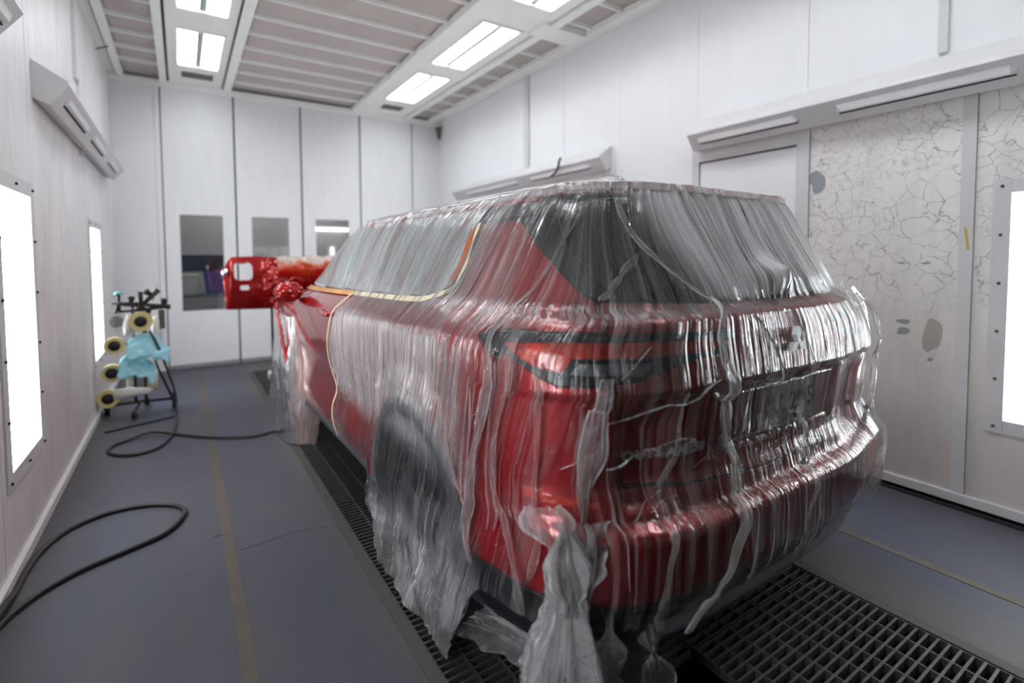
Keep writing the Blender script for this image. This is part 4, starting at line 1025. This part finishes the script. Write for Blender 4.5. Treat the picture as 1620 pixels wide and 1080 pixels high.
rib([(.068, 1.205, .012), (.10, 1.05, .02), (.14, .86, .05), (.10, .70, .05), (.05, .55, .02), (.06, .43, .02), (.09, .32, .01)], lambda t: .006+.010*t, .010, 5, .3)
rib([(-.93, 1.10, .03), (-.925, .95, .028), (-.93, .80, .025), (-.95, .66, .03), (-.98, .5, .04)], lambda t: .007, .008, 6, .3)
rib([(-1.0, 1.15, .03), (-1.03, 1.0, .028), (-1.07, .85, .03), (-1.08, .68, .03), (-1.03, .52, .04), (-.99, .40, .05)], lambda t: .009, .010, 7, .34)
rib([(-.53, 1.02, .02), (-.52, .86, .04), (-.56, .74, .03), (-.60, .62, .02), (-.63, .48, .02), (-.62, .36, .02)], lambda t: .006+.005*t, .008, 8, .28)
rib([(-.80, .93, .03), (-.66, .98, .03), (-.52, 1.01, .03), (-.40, 1.04, .025)], lambda t: .005, .006, 9, .25)
rib([(-.74, .82, .03), (-.60, .86, .04), (-.50, .885, .04), (-.46, .86, .04)], lambda t: .004, .006, 10, .25)
rib([(-1.3, 1.08, .02), (-1.33, .95, .02), (-1.35, .82, .022), (-1.3, .7, .03), (-1.22, .58, .04)], lambda t: .007, .008, 11, .25)
rib([(-.20, 1.20, .02), (-.14, 1.12, .03), (-.10, 1.03, .03), (-.07, .95, .05)], lambda t: .007, .008, 12, .34)
for i in range(20):
    s0 = .78+.02*i; rib([(s0, 1.2, .05+.02*(i % 3)), (s0+.02, 1.0, .09), (s0+.01, .8, .10+.02*(i % 2)), (s0+.03, .6, .10), (s0, .42, .07)], lambda t: .010, .02, 20+i, .2) if i % 4 == 0 else None
rq = random.Random(77)
for i in range(44):
    s0 = rq.uniform(-1.45, -.12) if i < 36 else rq.uniform(-.1, .6); za = rq.uniform(.75, 1.18); L_ = rq.uniform(.15, .55); dr = rq.uniform(-.03, .03)+(-.10 if s0 < -.85 else .0)*(L_/.5)
    zb = max(.40, za-L_); off_ = .016+(.035 if abs(s0) < .42 else 0)*0
    pts_ = [(s0+dr*t_+rq.uniform(-.008, .008), za+(zb-za)*t_, .014+rq.uniform(0, .008)) for t_ in (0, .33, .66, 1)]
    w__ = rq.uniform(.0014, .0042)
    if -.74 < s0 < -.28 and zb < .90: continue
    rib(pts_, (lambda t, q=w__: q*(.4+.9*math.sin(math.pi*min(1, max(0, t)))) ), .005, 100+i, .55, n=8)
for i in range(8):   # short crossing crease lines
    s0 = rq.uniform(-1.3, -.4); z0 = rq.uniform(.55, 1.1); ln = rq.uniform(.05, .16); an = rq.uniform(.2, .9)
    rib([(s0, z0, .016), (s0+ln*.5*math.cos(an), z0+ln*.5*math.sin(an), .020), (s0+ln*math.cos(an), z0+ln*math.sin(an), .016)], lambda t: .0016, .003, 200+i, .5, n=6)
# bunch hanging to the floor at the left rear corner (room units, own thing part)
# gathered tail: crumpled funnel that widens on the floor
def funnel(name, path, radii, dens, seedv, squash=.45, nseg=72, n=10, parent=None, mat=None):
    q = spline(path, n); L = len(q); R_ = np.interp(np.linspace(0, 1, L), np.linspace(0, 1, len(radii)), radii)
    P = np.zeros((L, nseg+1, 3)); U = np.zeros((L, nseg+1)); V = np.zeros((L, nseg+1)); sv = seedv*3.7
    ax = Vector((.84, -.54, 0)); ay = Vector((.54, .84, 0))
    for i, p in enumerate(q):
        t = i/(L-1)
        for j in range(nseg+1):
            a = 2*math.pi*j/nseg
            pl = .30*noise.noise(Vector((math.cos(a)*1.1+7, math.sin(a)*1.1, t*3+sv)))+.16*math.sin(5*a+sv+t*2.2)+.16*math.sin(9*a+2*sv-t*3)+.30*noise.noise(Vector((math.cos(a)*2.2, math.sin(a)*2.2, t*4+sv)))+.26*abs(noise.noise(Vector((math.cos(a)*6, math.sin(a)*6, t*14+sv))))
            r2 = R_[i]*(1+pl+.22*(abs(noise.noise(Vector((math.cos(a)*9, math.sin(a)*9, t*22+sv))))-.15))
            o_ = p+ax*math.cos(a)*r2+ay*math.sin(a)*r2*squash
            P[i, j] = (o_.x, o_.y, max(.004, o_.z+.02*noise.noise(Vector((a*2, t*8, sv)))))
            U[i, j] = a*.16+seedv; V[i, j] = t*1.6
    return grid_obj(name, P, np.full((L, nseg+1), dens), U, V, mat or M_filmw, parent)
tail = thing('plastic_tail', 'bunched white tail of plastic film hanging to the floor at the rear left corner', 'plastic film', (1.1, 1.2, 0))
tail.location = (0, 0, 0)
funnel('gathered_tail', [(.855, 1.035, .70), (.862, 1.035, .60), (.868, 1.045, .50), (.862, 1.05, .40), (.862, 1.06, .26), (.90, 1.085, .12), (.93, 1.10, .03), (.95, 1.11, .006)], [.012, .055, .046, .058, .085, .11, .14, .16, .17], .36, 3, parent=tail)
def wr(path, w_, lift, sd, dens): rib(path, w_, lift, sd, dens, world=True, par=tail, n=10)
wr([(.80, 1.07, .78), (.82, 1.04, .66), (.85, 1.02, .55), (.87, 1.03, .47)], lambda t: .06*(1-.6*t), .03, 41, .7)
wr([(.93, 1.06, .70), (.925, 1.03, .62), (.90, 1.02, .54), (.88, 1.03, .47)], lambda t: .055*(1-.6*t), .03, 42, .7)
wr([(.985, 1.03, .55), (.99, 1.01, .42), (.985, 1.0, .30), (1.02, 1.03, .16), (1.03, 1.06, .04)], lambda t: .028+.02*t, .02, 43, .5)
wr([(1.10, .99, .42), (1.13, .98, .30), (1.17, .985, .22), (1.22, 1.03, .10), (1.22, 1.07, .02)], lambda t: .02+.03*t, .02, 44, .4)
wr([(1.06, 1.02, .36), (1.10, 1.06, .2), (1.14, 1.12, .06), (1.16, 1.14, .015)], lambda t: .03+.06*t, .02, 45, .12)
# sheet of film trailing along the grating from the wheel to the tail
def trail():
    B = spline([(.80, 2.12, .01), (.775, 1.93, .008), (.80, 1.767, .006), (.90, 1.588, .006), (.985, 1.425, .006), (1.04, 1.26, .006)], 22)
    Tt = spline([(.83, 2.10, .20), (.83, 1.93, .28), (.86, 1.75, .30), (.93, 1.56, .24), (.97, 1.38, .24), (.99, 1.20, .28)], 22); n = len(B); k = 44
    P = np.zeros((n, k, 3)); U = np.zeros((n, k)); V = np.zeros((n, k))
    for i in range(n):
        t = i/(n-1)
        for j in range(k):
            v = j/(k-1); p = B[i].lerp(Tt[i], v)
            fo = .022*math.sin(v*17+t*2+3*noise.noise(Vector((t*3, v*2, 1))))+.05*abs(noise.noise(Vector((t*7, v*9, 4))))+.03*noise.noise(Vector((t*15, v*15, 7)))
            P[i, j] = (p.x-.75*fo, p.y-.45*fo, max(.004, p.z+.3*fo)); U[i, j] = v*.22; V[i, j] = t*.9
    return grid_obj('trailing_sheet', P, np.full((n, k), .26), U, V, M_filmw, tail)
trail()
# front wheel wrap: free curtain of film with red overspray
def curtain():
    us = np.linspace(0, 1, 90); vs = np.linspace(0, 1, 60); P = np.zeros((90, 60, 3)); 
    path = [(-.80, 3.02), (-.95, 3.12), (-1.0, 3.40), (-1.0, 3.75), (-.98, 4.05), (-.88, 4.16)]
    q = spline([(a, b, 0) for a, b in path], 24); 
    for i, u in enumerate(us):
        p = q[min(len(q)-1, int(u*(len(q)-1)))]
        for j, v in enumerate(vs):
            z = .015+v*.92; k = noise.noise(Vector((u*7, v*2, 2.2)))*.02+abs(noise.noise(Vector((u*16, v*6, 9))))*.012
            pull = .07*max(0, (z-.55)/.4); fl = .05*(1-v)**3
            P[i, j] = (p.x-k-fl+pull*.6, p.y+(.05*(v-.5) if u > .5 else .25*(v**2)*(1-u)), z)
    return grid_obj('sheet', P, np.full((90, 60), .26), np.tile(us[:, None]*.6, (1, 60)), np.tile(vs, (90, 1)), film_mat('pinkish_film', .08, (.86, .62, .60), .3, 1.0), wrp)
wrp = like_car(thing('wheel_wrap', 'pink-dusted plastic curtain wrapped round the left front wheel', 'plastic film', (CARX, CARY, 0)))
curtain()
bm = bmesh.new(); tube(bm, spline([(-.97, 3.78, 1.0), (-1.0, 3.60, .93), (-1.0, 3.42, .78), (-.985, 3.32, .55), (-.975, 3.30, .32), (-.96, 3.28, .22)], 8), [.018]*4+[.014]*37); 
for v in bm.verts: v.co += Vector((noise.noise(v.co*22)*.010, noise.noise(v.co*25+Vector((5, 5, 5)))*.01, 0))
obj('red_edge', bm, M_redp, wrp, True)['label'] = 'bright red painted edge of the curtain'
# small tuft of film standing above the roof
sm = like_car(thing('film_tuft', 'small peaked tuft of clear film on the car roof beside the wall duct', 'plastic film', (CARX, CARY, 0)))
P = np.zeros((24, 14, 3))
for i in range(24):
    for j in range(14):
        u = i/23*2-1; v = j/13*2-1; P[i, j] = (-.12+.16*u, .75+.10*v, 1.692+.055*max(0, 1-abs(u)**.8)*(1-v*v)+.006*math.sin(u*30))
grid_obj('sheet', P, np.full((24, 14), .3), P[..., 0], P[..., 1], M_filmw, sm)
# ---------------------------------------------------------------- red panel on a stand in front of the car
pn = thing('body_panel', 'glossy red bumper shell with a rounded cutout standing beyond the car front', 'car part', (0, 0, 0))
PO = [(.36, 1.30), (.40, 1.40), (.445, 1.462), (.70, 1.472), (.86, 1.455), (1.05, 1.462), (1.50, 1.455), (1.90, 1.44), (1.95, 1.2), (1.85, 1.0), (1.30, .96), (1.10, .93), (.95, .885), (.385, .90), (.375, 1.1)]
us = np.arange(.33, 2.0, .012); vs = np.arange(.86, 1.50, .010); U, V = np.meshgrid(us, vs, indexing='ij')
F_ = poly_sdf(PO, U, V)
rb = lambda cx, cz, hx, hz, r_: -(np.hypot(np.maximum(np.abs(U-cx)-hx+r_, 0), np.maximum(np.abs(V-cz)-hz+r_, 0))-r_)
F_ = np.minimum(F_, -rb(.555, 1.312, .088, .098, .05)); F_ = np.minimum(F_, -rb(.563, 1.133, .042, .028, .01)); F_ = np.minimum(F_, -rb(1.02, 1.04, .06, .04, .015))
def pfn(u, v):
    y = 6.05+.07*((v-1.18)/.28)**2+.04*np.sin((v-.9)*14)*sstep(.75, .95, u)+.03*sstep(.44, .36, u)
    wr_ = sstep(.72, .84, u)*(.05*np.abs(vnoise(u*16, v*18, 7)-.5)+.03*np.abs(vnoise(u*34, v*30, 9)-.5))
    return np.stack([u, y-wr_, v], -1)
bm = march(F_, us, vs, pfn); o = obj('shell', bm, M_redp, pn, 50, normals=False); sm_ = o.modifiers.new('s', 'SOLIDIFY'); sm_.thickness = .02
bm = bmesh.new(); g = []
for u in np.linspace(.88, 1.9, 60):
    row = []
    for k in range(14):
        a = math.pi*k/13; cr = noise.noise(Vector((u*9, a*2, 0)))*.03+abs(noise.noise(Vector((u*22, a*5, 3))))*.03
        row.append(bm.verts.new((u, 6.05-.10*math.sin(a)-cr, 1.34-.12*math.cos(a)*(-1)+cr)))
    g.append(row)
for a, b in zip(g, g[1:]):
    for i in range(13): bm.faces.new((a[i], a[i+1], b[i+1], b[i]))
def ovm():
    m, nt, o = nodes('overspray_wrap'); p = posn(nt); sx = N_(nt, 'ShaderNodeSeparateXYZ', {0: p})
    k = math_(nt, 'ADD', N_(nt, 'ShaderNodeMapRange', {'Value': sx.outputs[2], 'From Min': 1.30, 'From Max': 1.46}).outputs[0], math_(nt, 'MULTIPLY', math_(nt, 'SUBTRACT', noise_(nt, p, 12, 4), .5), 1.2), True)
    c = ramp(nt, k, [(0, (.50, .01, .006)), (.45, (.62, .10, .02)), (.8, sRGB(206, 190, 180))])
    b = N_(nt, 'ShaderNodeBsdfPrincipled', {'Base Color': c, 'Roughness': .25, 'Coat Weight': .5}); nt.links.new(b.outputs[0], o.inputs[0]); return m
o = obj('wrapped_beam', bm, ovm(), pn, True); o.modifiers.new('s', 'SOLIDIFY').thickness = .006; o['label'] = 'crumpled foil wrapped beam with orange overspray'
bm = bmesh.new(); lathe(bm, [(0, .001), (0, .03), (.02, .04), (.05, .04)], (.35, 6.06, 1.30), 'x', 24); obj('lamp_housing', bm, M_chrome, pn, True)['label'] = 'shiny chrome end lamp'
st = thing('panel_stand', 'steel panel stand hidden mostly behind the car front', 'stand', (1.2, 6.25, 0))
for sx in (-.35, .45):
    bm = bmesh.new(); tube(bm, [(sx, 0, .03), (sx, 0, 1.02), (sx*.9, -.1, 1.12)], .014); obj('post', bm, M_dkmetal, st, True)
    bm = bmesh.new(); tube(bm, [(sx, -.3, .06), (sx, .3, .06)], .014); obj('foot', bm, M_dkmetal, st, True)
    for q in (-.3, .3): bm = bmesh.new(); lathe(bm, [(-.015, .001), (-.015, .055), (.015, .055), (.015, .001)], (sx, q, .055), 'x', 20); obj('castor', bm, M_trim, st, True)
bm = bmesh.new(); tube(bm, [(-.35, 0, .95), (.45, 0, .95)], .012); obj('crossbar', bm, M_dkmetal, st, True)
# ---------------------------------------------------------------- masking trolley by the left wall
tx, ty = -.37, 5.85
tr = thing('masking_trolley', 'dark wheeled masking trolley loaded with tape rolls and cloths by the left wall', 'trolley', (tx, ty, 0))
def T(pts, r, nm, mat=M_dkmetal, par=None, seg=10):
    bm = bmesh.new(); tube(bm, [Vector(p)-Vector((tx, ty, 0)) for p in pts], r, seg); return obj(nm, bm, mat, par or tr, True)
T([(-.60, 5.90, .085), (-.37, 5.85, .10), (-.10, 5.80, .10)], .014, 'base_bar'); T([(-.40, 5.62, .06), (-.36, 5.85, .10), (-.33, 6.1, .06)], .012, 'base_bar')
T([(-.40, 5.86, .09), (-.40, 5.86, 1.02)], .012, 'post'); T([(-.32, 5.84, .09), (-.32, 5.84, 1.05)], .012, 'post')
T([(-.31, 5.82, .80), (-.22, 5.80, .42), (-.11, 5.79, .10)], .010, 'brace')
for z in (.19, .42, .65): T([(-.58, 5.82, z-.01), (-.40, 5.86, z+.02)], .008, 'arm')
T([(-.50, 5.84, .96), (-.32, 5.84, .97), (-.16, 5.84, .985)], .014, 'top_rail', M_tooldark)
for p_, r_w in (((-.62, 5.90, .075), .075), ((-.095, 5.80, .09), .09), ((-.40, 5.62, .04), .04), ((-.33, 6.1, .04), .04)):
    bm = bmesh.new(); lathe(bm, [(-.02, .001), (-.02, r_w*.8), (-.014, r_w), (.014, r_w), (.02, r_w*.8), (.02, .001)], (p_[0]-tx, p_[1]-ty, p_[2]), 'x', 28); obj('wheel', bm, M_rub, tr, True)
T([(-.48, 5.95, .30), (-.48, 5.95, .34)], .01, 'bracket')
def roll(x, z, y, R_, r_i, lbl, mat=M_kraft):
    t = thing('tape_roll', lbl, 'tape roll', (x, y, z), 'tape rolls on the trolley')
    bm = bmesh.new(); lathe(bm, [(-.025, r_i), (-.025, R_), (.025, R_), (.025, r_i)], (0, 0, 0), 'y', 40, True); obj('tape', bm, mat, t, 40)
    bm = bmesh.new(); lathe(bm, [(-.022, .001), (-.022, r_i-.001), (.022, r_i-.001)], (0, 0, 0), 'y', 30); obj('core', bm, M_dkmetal, t, True)
roll(-.54, .655, 5.80, .078, .048, 'cream tape roll on the highest left arm of the trolley')
roll(-.565, .405, 5.80, .080, .05, 'cream tape roll on the middle left arm of the trolley')
roll(-.60, .175, 5.80, .082, .05, 'cream tape roll on the lowest left arm, near the trolley wheel')
roll(-.335, .865, 5.78, .092, .050, 'cream tape roll high at the middle of the trolley')
bm = bmesh.new(); lathe(bm, [(-.006, .001), (-.006, .055), (.006, .055), (.006, .001)], (-.52, 5.84, .87), 'y', 28)
tag(obj('sanding_disc', bm, simple('disc_grey', sRGB(110, 110, 112), .7), smooth=True), 'grey round disc left of the top tape roll', 'disc')
def cloth(lbl, path, w_, sd, mat=M_blue):
    q = spline(path, 8); bm = bmesh.new(); g = []
    for i, p in enumerate(q):
        t = i/(len(q)-1); row = []
        for j in range(15):
            v = j/14*2-1; nn = noise.noise(Vector((t*5, v*2.5, sd)))
            row.append(bm.verts.new((p.x+.03*nn, p.y-.05+v*.07, p.z+v*w_*(.6+.5*math.sin(math.pi*min(1, t+.15)))-.35*abs(v)*w_+.05*nn)))
        g.append(row)
    for a, b in zip(g, g[1:]):
        for i in range(14): bm.faces.new((a[i], a[i+1], b[i+1], b[i]))
    o = obj('cleaning_cloth', bm, mat, None, True); o.modifiers.new('s', 'SOLIDIFY').thickness = .006; tag(o, lbl, 'cloth', 'blue cloths on the trolley'); return o
cloth('pale blue cloth draped over the trolley below the top tape roll', [(-.44, 5.8, .64), (-.36, 5.8, .67), (-.28, 5.8, .68), (-.20, 5.8, .64), (-.13, 5.8, .56)], .10, 1)
cloth('pale blue cloth hanging lower on the trolley beside the middle tape rolls', [(-.51, 5.8, .47), (-.44, 5.8, .50), (-.36, 5.8, .47), (-.28, 5.8, .43), (-.24, 5.8, .38)], .085, 4)
bm = bmesh.new(); lathe(bm, [(0, .001), (0, .045), (.12, .05), (.26, .03), (.30, .008), (.31, .001)], (-.56, 5.80, .205), 'x', 24); tag(obj('paper_cone', bm, M_paper, smooth=True), 'white pointed paper cone low on the trolley', 'cone')
bm = bmesh.new(); lathe(bm, [(0, .001), (0, .04), (.12, .042), (.15, .02), (.19, .018), (.19, .001)], (-.43, 5.82, .745), 'z', 20); tag(obj('spray_bottle', bm, M_paper, smooth=True), 'white plastic bottle on the trolley left of the top tape roll', 'bottle')
bm = bmesh.new(); lathe(bm, [(0, .001), (0, .035), (.2, .04), (.24, .02), (.24, .001)], (-.22, 5.86, .66), 'z', 20); tag(obj('spray_bottle', bm, M_paper, smooth=True), 'white plastic bottle behind the upper blue cloth', 'bottle')
bm = bmesh.new(); lathe(bm, [(0, .001), (0, .045), (.17, .045), (.17, .001)], (-.27, 5.86, .20), 'z', 20); tag(obj('paint_cup', bm, simple('cup_cream', sRGB(214, 200, 172), .5), smooth=True), 'cream cup low on the right of the trolley', 'cup')
bm = bmesh.new(); lathe(bm, [(0, .001), (0, .03), (.2, .03), (.2, .001)], (-.44, 5.86, .22), 'z', 20); tag(obj('paint_cup', bm, M_paper, smooth=True), 'white narrow cup low on the trolley behind the cone', 'cup')
def gun(x, z, ang, lbl, L=.20, mat=M_tooldark):
    t = thing('spray_gun', lbl, 'spray gun', (x, 5.83, z), 'spray guns hung on the trolley top'); t.rotation_euler = (0, ang, 0)
    bm = bmesh.new(); tube(bm, [(-L/2, 0, 0), (L/2, 0, 0)], [.016, .024]); obj('barrel', bm, mat, t, True)
    bm = bmesh.new(); tube(bm, [(-L/4, 0, 0), (-L/3, 0, -.09)], [.014, .012]); obj('grip', bm, mat, t, True)
    bm = bmesh.new(); lathe(bm, [(0, .001), (0, .018), (.05, .032), (.06, .001)], (L/5, 0, .02), 'z', 16); obj('cup', bm, mat, t, True)
gun(-.45, 1.03, .1, 'dark spray gun lying level at the left of the trolley top'); gun(-.28, 1.06, -.8, 'dark spray gun tilted up in the middle of the trolley top', .26); gun(-.20, 1.0, .15, 'dark spray gun at the right of the trolley top', .2)
bm = bmesh.new(); tube(bm, [(-.33, 5.85, 1.0), (-.34, 5.85, 1.14)], [.016, .024]); tag(obj('paint_brush', bm, M_tooldark, smooth=True), 'short dark upright handle in the trolley top', 'handle')
bm = bmesh.new(); tube(bm, [(-.24, 5.85, 1.05), (-.21, 5.85, 1.20)], .007); tag(obj('metal_rod', bm, simple('rod_grey', sRGB(150, 146, 140), .4, .5), smooth=True), 'thin grey rod rising from the trolley top', 'rod')
bm = bmesh.new(); lathe(bm, [(0, .001), (0, .035), (.02, .03), (.03, .001)], (-.50, 5.85, 1.12), 'z', 16); tag(obj('bottle_cap', bm, simple('teal_cap', sRGB(90, 180, 180), .5), smooth=True), 'small teal cap at the top left of the trolley', 'cap')
bm = bmesh.new(); tube(bm, [(-.50, 5.85, .96), (-.50, 5.85, 1.12)], .014); obj('post', bm, M_dkmetal, tr, True).location = (-tx, -ty, 0)
bm = bmesh.new(); bx(bm, -.20, -.15, 5.83, 5.86, .78, .96)
tag(obj('hang_tag', bm, simple('tag_grey', sRGB(86, 84, 84), .6), bevel=.006), 'dark grey tag hanging at the right of the trolley top', 'tag')
bm = bmesh.new(); bx(bm, -.30, -.20, 5.80, 5.84, .60, .62); bm.free()
# ---------------------------------------------------------------- hoses
def hose(pts, r, lbl, nm='air_hose', mat=M_hose):
    bm = bmesh.new(); tube(bm, spline(pts, 10), r, 12); return tag(obj(nm, bm, mat, smooth=True), lbl, 'hose', 'air hoses on the floor')
h1 = [(-.60, 1.9), (-.625, 2.25), (-.645, 2.50), (-.643, 2.69), (-.562, 2.855), (-.43, 2.977), (-.271, 3.052), (-.118, 3.133), (-.045, 3.26), (-.028, 3.371), (-.08, 3.475), (-.22, 3.562), (-.395, 3.57), (-.54, 3.472), (-.62, 3.293), (-.645, 3.107), (-.648, 2.93), (-.648, 2.8), (-.655, 2.6), (-.65, 2.3), (-.63, 2.0)]
hose([(a, b, .013+(.024 if i in (17, 18) else 0)) for i, (a, b) in enumerate(h1)], .0125, 'black rubber air hose in a long loop on the near left floor')
h2 = [(.69, 4.555), (.60, 4.53), (.444, 4.49), (.184, 4.628), (-.03, 4.838), (-.247, 4.983), (-.40, 4.94), (-.49, 4.85), (-.50, 4.72), (-.43, 4.60), (-.306, 4.549), (-.19, 4.62), (-.125, 4.80), (-.085, 5.05), (-.075, 5.35), (-.08, 5.60)]
hose([(a, b, .012+(.022 if i in (5,) else 0)) for i, (a, b) in enumerate(h2)]+[(-.085, 5.70, .16), (-.13, 5.73, .35), (-.20, 5.73, .60), (-.27, 5.75, .78)], .011, 'black air hose looping from the trolley across to the front wheel')
h3 = [(-.58, 5.28, .010), (-.40, 5.36, .010), (-.22, 5.42, .010), (-.10, 5.47, .010)]
bm = bmesh.new(); tube(bm, spline(h3, 6), .010); tag(obj('floor_rod', bm, M_hose, smooth=True), 'thin black rod lying on the floor before the trolley', 'rod')
for o in (tail,): pass
